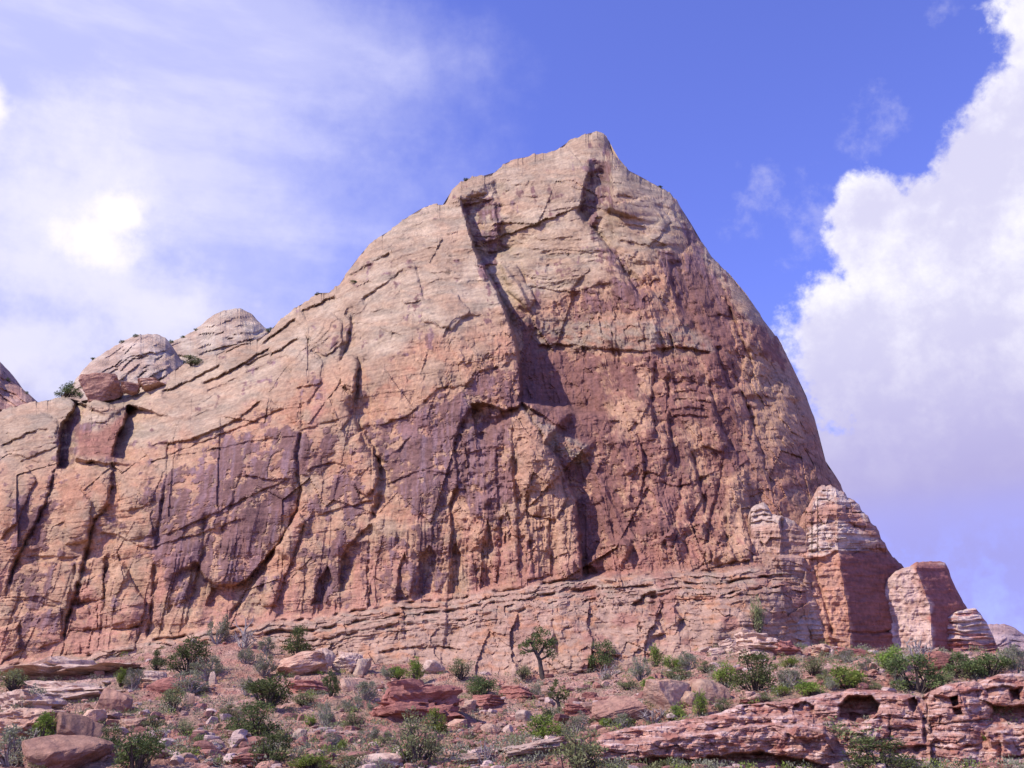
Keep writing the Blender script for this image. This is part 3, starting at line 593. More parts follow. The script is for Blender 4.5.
    # small buttress with an ear, left of the great one
    # hollows and blocks in the foot
    S([(592, 600), (600, 594), (610, 600)], 1.2, 14, 'D'); S([(630, 606), (645, 594), (656, 592), (658, 610)], 1.3, 22, 'D'); S([(634, 622), (644, 615), (656, 618), (664, 634)], -1.6, 22, 'D', 1.5)
    S([(660, 610), (672, 606), (682, 620)], -1.2, 18, 'D', 1.5); C([(553, 618), (556, 640), (562, 660)], 1.4, 2.2); S([(446, 600), (446, 630), (443, 650)], 0.9, 14, 'R'); C([(404, 612), (406, 645)], 1.0, 1.8); C([(500, 605), (496, 625)], 0.8, 1.6)
    S([(375, 652), (410, 647), (440, 646), (465, 650)], 1.1, 7, 'D', 1.0); S([(0, 684), (26, 684), (60, 678), (110, 672)], -1.4, 12, 'D', 1.2)
    return Y, K, dict(up=up, wall=wall, inb=inb, below=below, bed=bed, f=f, f2=f2, right=right, stw=stw, vw=vw, lam=lam, c1=c1)

CREAM = np.array([0.435, 0.35, 0.255]); CREAM2 = np.array([0.345, 0.255, 0.178]); TAN = np.array([0.42, 0.275, 0.18]); ORANGE = np.array([0.40, 0.225, 0.145]); VARN = np.array([0.172, 0.098, 0.092]); RED = np.array([0.25, 0.122, 0.098])
PINKP = np.array([0.38, 0.262, 0.20]); GREY = np.array([0.26, 0.225, 0.175]); PURP = np.array([0.255, 0.168, 0.185]); DRED = np.array([0.178, 0.088, 0.08])
def varnish_shade_bias(U, V, wu, wv):
    vb = np.full(U.shape, -0.31)                               # varnish where the old dark skin survives, plus shaded spots painted dark
    def reg(poly, a, soft=10): 
        p = np.array(poly); k = (U > p[:, 0].min() - 30) & (U < p[:, 0].max() + 30) & (V > p[:, 1].min() - 30) & (V < p[:, 1].max() + 30)
        vb[k] += a * 0.62 * pmask(wu[k], wv[k], poly, soft)
    reg([(165, 475), (205, 450), (262, 425), (300, 425), (300, 500), (280, 535), (258, 568), (235, 586), (212, 582), (196, 598), (180, 596), (160, 560)], 0.62)
    reg([(362, 430), (420, 405), (470, 378), (520, 366), (520, 405), (476, 400), (455, 430), (455, 480), (445, 520), (412, 515), (384, 470)], 0.72); reg([(305, 430), (345, 420), (360, 480), (372, 520), (340, 545), (305, 500)], 0.34)
    reg([(300, 545), (345, 540), (338, 600), (312, 600)], 0.5); reg([(370, 530), (392, 530), (395, 600), (368, 605)], 0.5); reg([(400, 530), (445, 520), (450, 590), (402, 596)], 0.42)
    reg([(455, 405), (512, 410), (516, 500), (515, 500), (470, 520), (456, 480)], 0.85); reg([(515, 310), (545, 330), (592, 384), (604, 420), (588, 446), (556, 434), (522, 398)], 1.15)  # last region: the prow's cast shadow on the recess, painted into the colour
    reg([(548, 300), (580, 285), (640, 285), (640, 312), (560, 318)], 0.45); reg([(545, 320), (580, 318), (592, 384), (560, 340)], 0.2)
    reg([(585, 352), (690, 352), (740, 370), (745, 470), (725, 545), (640, 545), (600, 500), (592, 400)], 0.52); reg([(660, 252), (700, 258), (722, 285), (730, 330), (735, 372), (690, 345), (668, 300)], 1.05)
    reg([(466, 205), (498, 200), (506, 255), (485, 268)], 0.7); reg([(585, 160), (612, 160), (612, 200), (596, 222), (580, 212)], 0.8); reg([(590, 228), (630, 262), (650, 305), (620, 300), (600, 262)], 0.6)  # middle region: shaded side of the summit block, darkened in the colour
    reg([(730, 305), (772, 330), (800, 385), (760, 362), (742, 340)], 0.55); reg([(556, 456), (600, 470), (632, 540), (585, 560)], 0.95); reg([(12, 498), (50, 498), (44, 548), (14, 548)], 0.6); reg([(14, 575), (60, 562), (55, 650), (14, 650)], 0.42)  # second region: shadow right of the lower pillar, painted dark
    reg([(48, 440), (78, 420), (72, 462), (50, 490)], 0.5); reg([(78, 428), (124, 412), (114, 456), (76, 458)], 0.5); reg([(140, 500), (172, 470), (165, 560), (150, 552)], 0.4); reg([(235, 380), (320, 360), (330, 400), (250, 430)], 0.18)  # first region: shade in the notch, put into the colour
    reg([(380, 280), (440, 300), (450, 345), (400, 330)], 0.15); reg([(462, 262), (480, 264), (484, 278), (470, 276)], 0.7); reg([(620, 230), (690, 215), (735, 300), (690, 290), (640, 290)], 0.16); reg([(690, 205), (712, 250), (700, 262), (684, 230)], 0.4)
    vb = vb + 0.07 * sm(-U, -480, -460) * sm(V, 430, 450) + 0.04 * sm(U, 580, 595) * sm(V, 335, 350)
    return vb
def butte_all(U, V, ds):
    wu, wv = U + 5 * fbm(U / 22, V / 22, 3, 101), V + 5 * fbm(U / 22, V / 22, 3, 102)
    vb = varnish_shade_bias(U, V, wu, wv); Y, K, Z = butte_fields(U, V, ds, vb)
    st, vw = Z['stw'], Z['vw']; stw = st
    pl = 0.30 * fbm(stw / 7, vw / 60, 3, 113) + 0.72 * fbm(st / 30, vw / 36, 5, 111, 0.62) + 0.22 * Z['f2'] * 0.6 + 0.62 * fbm((U - 0.35 * V) / 13, (V + 0.3 * U) / 8, 5, 112, 0.66) - 0.12 * Z['bed']
    varn_shade = sm(vb + pl, -0.06, 0.07) * (1 - Z['inb']) 
    K.D += 0.26 * (1 - varn_shade) * sm(vb, -0.4, -0.1)                # where the skin has spalled the fresh face lies deeper
    n = fbm(U / 46, V / 34, 4, 121); n2 = fbm(U / 15, V / 7, 4, 122); stre = fbm(st / 5.0, vw / 70, 3, 123)
    c = lerp(CREAM2, CREAM, sm(n + 0.5 * Z['bed'], -0.35, 0.3)[..., None])
    c = lerp(c, TAN, (Z['up'] * sm(fbm(U / 60, V / 20, 3, 125) + 0.3 * n2, 0.0, 0.35) * 0.5)[..., None])
    wallc = lerp(TAN, ORANGE, sm(n2 * 0.7 + n, -0.25, 0.35)[..., None])
    wallc = lerp(wallc, CREAM2, (sm(fbm(U / 30, V / 26, 3, 126), 0.0, 0.3) * 0.8)[..., None])
    wallc = lerp(wallc, np.array([0.385, 0.20, 0.155]), (sm(fbm(st / 34, V / 60, 3, 127) + 0.5 * sm(Z['below'], -110, -10) - 0.25, 0.0, 0.3) * 0.75)[..., None])
    redness = sm(U + 30 * n, 430, 620) * sm(V, 240, 360)
    wallc = lerp(wallc, RED * 1.1, (redness * 0.62)[..., None]); c = lerp(c, CREAM2 * 0.9, (redness * 0.25)[..., None])
    c = lerp(wallc, c, Z['up'][..., None])
    c = lerp(c, CREAM * 0.9, (sm(U, 735, 765) * sm(-V, -470, -380) * 0.45)[..., None])
    vcol = lerp(VARN, PURP, sm(stre + 0.5 * n, -0.1, 0.4)[..., None]); vcol = lerp(vcol, RED * 0.9, (np.maximum(redness * 0.75, sm(n, 0.1, 0.4) * 0.35))[..., None]); vcol = lerp(vcol, DRED, (sm(stre, 0.05, 0.4) * redness * 0.6)[..., None])
    c = lerp(c, vcol, (varn_shade * 0.95)[..., None])
    fringe = np.exp(-((vb + pl + 0.10) / 0.10) ** 2) * Z['wall'] * sm(fbm(U / 6, V / 5, 3, 114), -0.25, 0.2); c = lerp(c, np.array([0.45, 0.295, 0.19])[None, None] * np.ones(c.shape), (fringe * 0.75)[..., None])
    # thin darker bedding lines and speckle on the slickrock
    c = lerp(c, c * np.array([0.66, 0.64, 0.62]), (Z['up'] * sm(Z['bed'], 0.15, 0.6) * 0.7)[..., None])
    tanp = np.zeros(U.shape)
    for q in ([(756, 396), (800, 398), (806, 440), (772, 452), (760, 430)], [(744, 358), (770, 364), (778, 392), (750, 388)], [(726, 480), (745, 470), (752, 560), (724, 566)], [(640, 372), (656, 370), (652, 398), (636, 396)], [(532, 455), (556, 458), (570, 500), (576, 560), (540, 570), (528, 500)], [(604, 402), (640, 398), (655, 424), (620, 440)], [(684, 420), (700, 424), (704, 480), (688, 470)]):
        tanp = np.maximum(tanp, pmask(wu, wv, q, 5))
    c = lerp(c, TAN * 1.02 * (1 + 0.2 * n2)[..., None], (tanp * sm(fbm(U / 7, V / 7, 3, 151), -0.5, 0.1) * 0.8)[..., None])
    c = lerp(c, c * np.array([0.72, 0.74, 0.74]), (sm(stre, 0.12, 0.4) * Z['wall'] * 0.55)[..., None])     # water streaks
    # grey-green lichen on the bedded rock
    c = lerp(c, GREY, (Z['up'] * sm(fbm(U / 26, V / 7, 4, 131) + 0.3 * Z['bed'], 0.05, 0.35) * 0.48)[..., None])
    g2 = pmask(wu, wv, [(525, 318), (600, 316), (690, 322), (712, 352), (640, 352), (540, 348)], 8) + pmask(wu, wv, [(516, 400), (560, 432), (588, 446), (586, 470), (545, 445)], 5)
    c = lerp(c, GREY * 1.12, (np.clip(g2, 0, 1) * sm(n2, -0.3, 0.2) * 0.75)[..., None])
    foot = lerp(PINKP, ORANGE, sm(n2 + 0.4 * n, 0.0, 0.35)[..., None]); foot = lerp(foot, RED * 1.15, (sm(fbm(U / 34, V / 24, 3, 133), 0.0, 0.3) * 0.7 * sm(U, 440, 600))[..., None])
    foot = lerp(foot, GREY * 1.1, (sm(fbm(U / 20, V / 4, 3, 134), 0.05, 0.35) * 0.6 * sm(-Z['below'], -40, -15))[..., None])
    c = lerp(c, foot, Z['inb'][..., None])
    blk = pmask(wu, wv, [(78, 432), (100, 430), (118, 417), (130, 408), (124, 426), (113, 457), (78, 458)], 4); c = lerp(c, np.array([0.30, 0.145, 0.105]) * (1 + 0.5 * n2)[..., None], (blk * 0.85)[..., None])
    c = c * (1 + 0.34 * fbm(U / 4, V / 3, 4, 141, 0.7))[..., None]
    c = c * np.array([0.94, 0.885, 0.845])
    return Y + K.D, np.clip(c, 0.03, 0.8)
_cache = {}
def fY(U, V, ds):
    y, c = butte_all(U, V, ds); _cache['c'] = c; return y
bt = patch('butte', TOP, BOT, us, 440, fY, lambda U, V, ds: _cache['c'], M_BUTTE, 90, 0.92, -2.0, (16, 5.5), (1.2, 7), 0.6, 5, 1.6)
tag(bt, 'towering red and cream sandstone butte rising above the scrub slope', 'butte', kind='structure')

# ------------------------------------------------------------------ buttresses at the east end of the butte
def rock_detail(U, V, m, seed, ang=0.0):       # small relief in metres for a face where a pixel is m metres
    wu = U + 3 * fbm(U / 14, V / 14, 2, seed); wv = V + 3 * fbm(U / 14, V / 14, 2, seed + 1)
    d = 0.5 * chisel(wu / 13, wv / 18, seed + 2) + 0.26 * chisel(wu / 5.5, wv / 6.5, seed + 3, 0.9) + 0.14 * fbm(U / 4, V / 4, 3, seed + 4)
    return d * m * 9.5
def corner_face(ucorner, ybase, kr, kl, seed, m, cap=None, layers=1.0):
    def f(U, V, ds):
        uc = np.interp(V, [p[1] for p in ucorner], [p[0] for p in ucorner]) + 2.0 * fbm(V / 12, V * 0, 3, seed)
        yb = np.interp(V, [p[0] for p in ybase], [p[1] for p in ybase])
        dx = (U - uc) * m
        soft = np.interp(V, [p[0] for p in cap], [p[1] for p in cap]) if cap else 0.0 * V
        Y = yb + np.where(dx > 0, kr, -kl) * dx * (1 - soft) + soft * (np.hypot(dx * (0.75), 2.5) - 2.5)
        lay = fbm(U / 60, (V + 3 * fbm(U / 25, V / 25, 2, seed + 8)) / 4.0, 3, seed + 9)
        Y = Y + rock_detail(U, V, m, seed) * np.where(dx > 0, 0.6, 1.0) + layers * (0.35 + 1.0 * soft) * lay
        return Y
    return f
def bcol(split, seed, capc, leftc, right_shadec, ucorner):
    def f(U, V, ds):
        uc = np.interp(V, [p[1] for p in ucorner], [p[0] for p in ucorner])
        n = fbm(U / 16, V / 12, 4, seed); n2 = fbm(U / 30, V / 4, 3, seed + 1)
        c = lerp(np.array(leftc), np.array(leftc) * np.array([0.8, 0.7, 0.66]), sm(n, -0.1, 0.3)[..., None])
        c = lerp(c, np.array(right_shadec), sm(U - uc + 8 * n, -2, 4)[..., None])  # right of the corner the face's shade is put into the colour
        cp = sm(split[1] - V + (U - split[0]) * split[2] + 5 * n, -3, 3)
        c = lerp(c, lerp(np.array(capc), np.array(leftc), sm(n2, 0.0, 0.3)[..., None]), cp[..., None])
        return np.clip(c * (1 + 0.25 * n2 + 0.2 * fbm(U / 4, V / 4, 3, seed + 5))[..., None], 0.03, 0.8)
    return f
UC2 = [(834, 470), (836, 500), (838, 550), (842, 580), (847, 605), (850, 635), (852, 700)]
def fY2(U, V, ds):
    y = 2.4 * terrace(np.interp(V, [480, 508, 514, 524, 552, 558], [2.99, 2.9, 1.95, 1.9, 0.99, 0.95]) + 0.22 * fbm(U / 16, V / 9, 3, 205), 0.12) * sm(556 - V, 0, 8) * 0.5 + 0.5 * facets(U / 12, V / 9, 206, 0.6)[0] * sm(556 - V, -4, 4) + corner_face(UC2, [(480, 151), (500, 147.5), (520, 145.5), (548, 143), (552, 144.2), (600, 142.5), (660, 140.5), (700, 139)], 1.15, 0.30, 201, 0.142, [(480, 0.45), (520, 0.35), (545, 0.45), (553, 0.0), (700, 0.0)], 1.0)(U, V, ds)
    K = Field(U, V); K.warp(1.5, 9, 4)
    K.crack([(845, 505), (848, 522), (858, 528)], 1.2, 2); K.step([(806, 520), (822, 510), (846, 506)], -1.2, 12, 'D', 2); K.step([(806, 534), (826, 524), (850, 524), (858, 534)], -0.9, 12, 'D', 1.5)
    K.step([(808, 546), (830, 540), (856, 536)], -0.6, 9, 'D', 1.2); K.step([(808, 560), (826, 556), (838, 551)], 0.8, 14, 'D', 1.2); K.crack([(846, 632), (872, 634), (902, 630)], 1.0, 1.4)
    K.crack([(812, 566), (824, 600), (834, 640)], 1.0, 1.6); K.step([(898, 565), (899, 600), (900, 632)], -0.8, 20, 'R', 1.5); K.step([(826, 634), (848, 640), (862, 648)], -1.2, 14, 'D', 1.5)
    return y + K.D
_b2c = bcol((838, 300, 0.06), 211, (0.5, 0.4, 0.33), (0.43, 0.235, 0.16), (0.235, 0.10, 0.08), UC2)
def col2(U, V, ds):
    c = _b2c(U, V, ds); wu, wv = U + 3 * fbm(U / 9, V / 9, 3, 215), V + 3 * fbm(U / 9, V / 9, 3, 216); n = fbm(U / 14, V / 3.5, 3, 217)
    top = sm(552 - V + 2 * n, -3, 3); c = lerp(c, np.array([0.355, 0.195, 0.14]) * (1 + 0.4 * n)[..., None], (top * 0.85)[..., None])
    w = np.maximum.reduce([pmask(wu, wv, q, 2.5) for q in ([(806, 530), (828, 519), (842, 522), (858, 530), (880, 542), (858, 551), (838, 552), (808, 556)], [(814, 494), (822, 484), (836, 487), (848, 496), (856, 504), (846, 507), (828, 503), (812, 510)], [(852, 500), (860, 506), (872, 522), (866, 522), (856, 510)])])
    w = w * sm(n, -0.55, 0.15); c = lerp(c, np.array([0.47, 0.37, 0.30]) * (1 + 0.25 * n)[..., None], (w * 0.9)[..., None])
    return np.clip(c * (1 + 0.25 * fbm(U / 4, V / 3, 3, 218))[..., None], 0.03, 0.8)
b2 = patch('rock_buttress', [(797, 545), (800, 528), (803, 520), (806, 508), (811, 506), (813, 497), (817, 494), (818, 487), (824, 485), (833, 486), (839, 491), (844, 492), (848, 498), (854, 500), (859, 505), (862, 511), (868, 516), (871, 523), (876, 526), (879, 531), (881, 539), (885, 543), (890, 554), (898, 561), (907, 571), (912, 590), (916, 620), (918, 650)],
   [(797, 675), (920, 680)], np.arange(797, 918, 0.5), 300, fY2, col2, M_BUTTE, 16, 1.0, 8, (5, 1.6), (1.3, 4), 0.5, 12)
tag(b2, kind='structure')
UC1 = [(777, 500), (780, 525), (779, 556), (786, 600), (792, 660), (794, 690)]
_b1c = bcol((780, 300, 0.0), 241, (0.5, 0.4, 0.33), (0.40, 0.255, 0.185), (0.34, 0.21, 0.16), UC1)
def col1(U, V, ds):
    c = _b1c(U, V, ds); n = fbm(U / 14, V / 3.5, 3, 243); wu, wv = U + 3 * fbm(U / 9, V / 9, 3, 244), V + 3 * fbm(U / 9, V / 9, 3, 245)
    w = np.maximum(pmask(wu, wv, [(750, 504), (766, 502), (774, 514), (796, 521), (792, 526), (774, 523), (752, 528)], 2.5), 0.8 * pmask(wu, wv, [(762, 606), (806, 598), (834, 640), (830, 660), (756, 660)], 4))
    c = lerp(c, np.array([0.44, 0.335, 0.27]) * (1 + 0.3 * n)[..., None], (w * 0.85)[..., None]); return np.clip(c * (1 + 0.28 * fbm(U / 4, V / 3, 3, 246))[..., None], 0.03, 0.8)
_f1 = corner_face(UC1, [(500, 149.5), (508, 147.5), (556, 144.6), (562, 143.6), (600, 142.8), (660, 140.6), (700, 139.5)], 0.55, 0.35, 247, 0.142, [(500, 0.35), (556, 0.2), (565, 0.5), (700, 0.6)], 0.8)
def fY1(U, V, ds):
    y = _f1(U, V, ds); K = Field(U, V); K.warp(1.5, 9, 4)
    for y_ in (511, 516, 522): K.step([(748, y_ + 2), (762, y_ - 2), (778, y_ + 1)], 0.6, 5, 'D', 0.8)
    K.step([(779, 518), (782, 540), (780, 556)], 1.2, 12, 'R', 1.2); K.crack([(758, 530), (764, 548), (776, 552)], 0.7, 1.5); K.crack([(806, 560), (814, 590), (826, 615), (834, 640)], 1.3, 1.6); K.crack([(780, 575), (778, 600), (782, 630)], 0.8, 1.3)
    K.step([(750, 556), (780, 557), (806, 557)], -0.9, 8, 'D', 1.0); K.bulge([(764, 612), (790, 600), (806, 615), (812, 650), (768, 652)], 1.6, 10); K.bulge([(806, 570), (814, 596), (830, 640), (812, 640), (800, 600)], 0.9, 6); K.bulge([(758, 566), (778, 562), (776, 598), (760, 604)], 0.9, 6)
    return y + K.D + 0.5 * facets(U / 13, V / 20, 248, 0.5)[0]
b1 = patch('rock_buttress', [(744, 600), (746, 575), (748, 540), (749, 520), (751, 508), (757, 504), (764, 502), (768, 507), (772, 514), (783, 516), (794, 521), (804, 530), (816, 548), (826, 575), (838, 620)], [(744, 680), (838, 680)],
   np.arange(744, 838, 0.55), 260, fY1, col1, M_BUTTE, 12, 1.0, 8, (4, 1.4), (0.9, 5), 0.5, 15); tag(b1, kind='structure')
UC3 = [(915, 555), (917, 572), (924, 590), (929, 605), (931, 628), (933, 680)]
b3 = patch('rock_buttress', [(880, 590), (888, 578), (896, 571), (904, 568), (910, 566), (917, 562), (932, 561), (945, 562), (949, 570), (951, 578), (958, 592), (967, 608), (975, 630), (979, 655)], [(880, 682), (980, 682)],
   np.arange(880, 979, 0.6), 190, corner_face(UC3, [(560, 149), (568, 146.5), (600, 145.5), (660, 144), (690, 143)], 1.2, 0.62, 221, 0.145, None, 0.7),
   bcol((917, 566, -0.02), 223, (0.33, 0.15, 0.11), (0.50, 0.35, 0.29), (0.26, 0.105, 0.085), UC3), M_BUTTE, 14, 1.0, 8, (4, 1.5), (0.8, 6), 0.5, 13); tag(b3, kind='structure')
UC4 = [(956, 605), (958, 630), (963, 650), (966, 680)]
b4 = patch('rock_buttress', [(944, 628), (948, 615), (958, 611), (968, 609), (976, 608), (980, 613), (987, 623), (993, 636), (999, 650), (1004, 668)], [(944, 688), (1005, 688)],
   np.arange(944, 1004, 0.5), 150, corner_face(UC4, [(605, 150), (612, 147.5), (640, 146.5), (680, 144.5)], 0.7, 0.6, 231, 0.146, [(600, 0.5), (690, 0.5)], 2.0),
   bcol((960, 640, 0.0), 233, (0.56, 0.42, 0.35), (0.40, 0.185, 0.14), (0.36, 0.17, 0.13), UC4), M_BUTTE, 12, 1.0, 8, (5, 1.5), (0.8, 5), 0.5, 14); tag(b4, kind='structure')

# ------------------------------------------------------------------ domes and hills farther off
def dome(name, top, bot, u0, u1, Y0, lean, seed, c0, c1, du=1.0, rnd=(40, 22)):
    def f(U, V, ds):
        k = Field(U, V); a = V * math.cos(lean) + U * math.sin(lean); wob = 6 * fbm(U / 30, V / 30, 2, seed)
        y = Y0 + (itp(U[0], [(q[0], q[1]) for q in bot])[None] - V) * 0.28
        y = y + 3.0 * fbm(U / 26, V / 26, 3, seed + 1) + 1.5 * terrace(fbm(U / 60, (a + wob) / 9, 3, seed + 2) * 3, 0.2) + 1.6 * chisel(U / 14, V / 16, seed + 3)
        return y
    def g(U, V, ds):
        n = fbm(U / 20, V / 12, 4, seed + 5); c = lerp(np.array(c0), np.array(c1), sm(n, -0.25, 0.25)[..., None])
        return c * (1 + 0.3 * fbm(U / 30, V / 4, 3, seed + 6))[..., None]
    return tag(patch(name, top, bot, np.arange(u0, u1, du), 110, f, g, M_FAR, 70, 1.0, 0.0, rnd, (1.0, 7), 0.5, seed), kind='structure')
dome('distant_dome', [(120, 380), (150, 352), (170, 342), (185, 336), (200, 326), (213, 315), (225, 310), (240, 308), (252, 314), (262, 325), (275, 336), (300, 362), (340, 420)], [(100, 470), (350, 470)], 122, 338, 285, 0.2, 301, (0.44, 0.355, 0.265), (0.37, 0.265, 0.19))
dome('distant_dome', [(40, 430), (60, 402), (70, 388), (78, 376), (90, 362), (108, 350), (125, 340), (140, 334), (155, 334), (165, 337), (172, 346), (182, 362), (200, 395), (215, 430)], [(30, 480), (230, 480)], 42, 214, 252, 0.5, 311, (0.44, 0.35, 0.27), (0.38, 0.27, 0.20))
dome('distant_cliff', [(-260, 250), (-160, 270), (-80, 300), (-40, 330), (-10, 352), (0, 362), (4, 373), (12, 382), (22, 388), (32, 397), (37, 408), (52, 440)], [(-260, 500), (60, 500)], -258, 50, 262, -0.3, 321, (0.42, 0.27, 0.21), (0.36, 0.20, 0.16))
dome('distant_dome', [(930, 690), (960, 645), (975, 630), (990, 624), (1005, 624), (1015, 628), (1026, 636), (1060, 655), (1100, 684), (1130, 700)], [(930, 720), (1140, 720)], 932, 1128, 330, 0.1, 331, (0.40, 0.29, 0.27), (0.36, 0.24, 0.22))

# ------------------------------------------------------------------ pink ledge in the foreground, right
PALE_T = np.array([0.51, 0.355, 0.295]); PINK_F = np.array([0.43, 0.235, 0.175]); RED_B = np.array([0.325, 0.125, 0.088])
def ledge_col(seed):
    def g(U, V, ds):
        n = fbm(U / 14, V / 6, 4, seed); n2 = fbm(U / 40, (V + 2 * fbm(U / 20, V / 20, 2, seed)) / 3.5, 3, seed + 1)
        c = lerp(PINK_F, PALE_T, sm(n + n2, -0.1, 0.4)[..., None]); c = lerp(c, RED_B, sm(fbm(U / 22, V / 7, 3, seed + 2), 0.0, 0.3)[..., None] * 0.75)
        return np.clip(c * (1 + 0.3 * n2 + 0.2 * fbm(U / 4, V / 3, 3, seed + 4))[..., None], 0.03, 0.8)
    return g
def ledge_relief(U, V, seed, m=0.08):
    wob = 2.5 * fbm(U / 26, V / 26, 2, seed)
    return 0.13 * terrace(fbm(U / 45, (V + wob) / 6.5, 3, seed + 1) * 3.2, 0.15) + 0.28 * fbm(U / 24, V / 18, 3, seed + 2) + 0.30 * facets(U / 26, V / 13, seed + 7, 0.5)[0] + 0.16 * facets(U / 11, V / 7, seed + 8, 0.5)[0] + 0.75 * chisel((U + wob) / 24, V / 17, seed + 3) + 0.3 * chisel((U + wob) / 11, V / 8, seed + 6) + 0.16 * chisel(U / 6, V / 4.5, seed + 4) + 0.09 * fbm(U / 4, V / 3, 3, seed + 5)
def fYA(U, V, ds):
    y = 72.8 + (768 - V) * 0.075 + 0.0 * U
    K = Field(U, V); K.warp(3.5, 14, 5); K.D += ledge_relief(U, V, 401)
    K.step([(590, 748), (620, 742), (660, 738), (700, 733), (740, 727), (775, 722), (800, 727), (822, 730), (840, 740)], -2.3, 26, 'D', 2, 0.04, 2)       # the lower tier stands forward
    K.step([(596, 762), (625, 766), (650, 756), (690, 760), (720, 756), (756, 752), (800, 759), (830, 766)], 2.4, 26, 'D', 1.8, 0.04, 2)                  # and is undercut
    K.step([(640, 730), (690, 726), (735, 716), (756, 716)], -0.9, 12, 'D', 1.5)
    K.step([(792, 726), (806, 722), (824, 726), (826, 738)], -0.9, 16, 'D', 1.5); K.step([(786, 734), (800, 738), (822, 738)], 0.7, 8, 'D')
    K.step([(740, 706), (760, 705), (784, 706), (790, 711)], 1.0, 9, 'D', 1.2); K.step([(792, 704), (804, 703), (816, 705)], 1.2, 8, 'D', 1)
    wu, wv = K.wu, K.wv
    K.D += 3.6 * pmask(wu, wv, [(838, 706), (846, 699), (858, 696), (872, 697), (879, 704), (878, 713), (869, 719), (860, 723), (850, 718), (840, 716)], 1.6)
    K.D += 1.8 * pmask(wu, wv, [(908, 699), (914, 698), (917, 706), (914, 713), (910, 709)], 1.2)
    K.step([(914, 700), (922, 716), (925, 745)], 1.0, 9, 'R', 1.5); K.step([(848, 718), (858, 722), (868, 719), (878, 713)], -0.8, 22, 'D', 2); K.crack([(889, 712), (888, 740)], 0.7, 1.6)
    for y_ in (716, 726, 737, 746): K.crack([(856, y_ + 6), (880, y_ + 2), (922, y_ + 4)], 0.5, 1.0)
    K.step([(878, 752), (900, 748), (928, 745)], 1.2, 16, 'D', 1.5)
    return y + K.D
A = patch('rock_ledge', [(586, 768), (592, 752), (597, 741), (602, 734), (625, 728), (660, 723), (700, 717), (722, 712), (738, 705), (770, 702), (800, 698), (821, 694), (849, 690), (880, 690), (908, 694), (920, 697), (926, 702), (930, 716), (933, 750)], [(586, 786), (935, 786)],
   np.arange(586, 933, 0.5), 200, fYA, ledge_col(411), M_OUT, 10, 1.0, 0.5, (5, 1.2), (0.9, 9), 0.35, 21)
tag(A, 'long pink layered sandstone ledge with a deep hollow, in the right foreground', 'rock ledge')
def fYB(U, V, ds):
    dx = (U - 955) / 36.0; y = 73.5 + (768 - V) * 0.05 + 2.0 * dx * dx
    K = Field(U, V); K.warp(2.0, 12, 6); K.D += ledge_relief(U, V, 421)
    K.D += 1.6 * pmask(K.wu, K.wv, [(950, 697), (957, 696), (958, 704), (953, 706)], 1.2) + 1.2 * pmask(K.wu, K.wv, [(952, 708), (960, 708), (964, 715), (954, 714)], 1.2)
    K.crack([(926, 726), (945, 724), (968, 722), (992, 720)], 0.9, 1.3); K.step([(962, 692), (966, 706), (970, 720)], 0.7, 10, 'R', 1.5); K.crack([(926, 746), (950, 750), (985, 744)], 0.8, 1.4)
    K.step([(932, 694), (948, 698), (966, 692), (984, 690)], 0.7, 9, 'D', 1.2)
    return y + K.D
B = patch('rock_outcrop', [(924, 740), (926, 702), (930, 693), (937, 688), (945, 685), (960, 682), (975, 681), (984, 685), (990, 693), (994, 712), (997, 750)], [(924, 786), (997, 786)], np.arange(924, 997, 0.5), 170, fYB, ledge_col(431), M_OUT, 7, 1.0, 0.5, (6, 1.4), (0.7, 7), 0.4, 22)
tag(B, 'rounded pink sandstone knob with two small holes, beside the long ledge', 'rock knob')
def fYC(U, V, ds):
    y = 74.0 + (768 - V) * 0.06; K = Field(U, V); K.warp(2.5, 12, 7); K.D += ledge_relief(U, V, 441)
    K.step([(976, 700), (990, 703), (1004, 707), (1022, 705), (1060, 705)], 2.6, 22, 'D', 1.5, 0.05, 2); K.step([(982, 690), (1000, 686), (1024, 687)], 0.9, 7, 'D', 1.2); K.D += 1.8 * pmask(K.wu, K.wv, [(1010, 690), (1018, 688), (1020, 700), (1012, 700)], 2)
    K.step([(985, 732), (1004, 728), (1030, 726), (1060, 724)], -1.9, 16, 'D', 1.5, 0.05, 2); K.crack([(1000, 737), (1012, 735), (1050, 734)], 1.4, 1.6); K.step([(1000, 735), (1002, 750), (1000, 762)], -1.0, 16, 'R', 1.5); K.crack([(998, 758), (1012, 757), (1050, 757)], 1.2, 1.4)
    return y + K.D
Cc = patch('rock_ledge', [(976, 698), (979, 684), (990, 677), (1000, 674), (1012, 673), (1024, 675), (1050, 676), (1090, 690), (1120, 730)], [(976, 786), (1120, 786)], np.arange(976, 1118, 0.6), 170, fYC, ledge_col(451), M_OUT, 8, 1.0, 0.5, (4, 1.0), (0.8, 7), 0.4, 23)
tag(Cc, 'overhanging capped sandstone ledge with a dark slot under its cap, at the right edge', 'rock ledge')

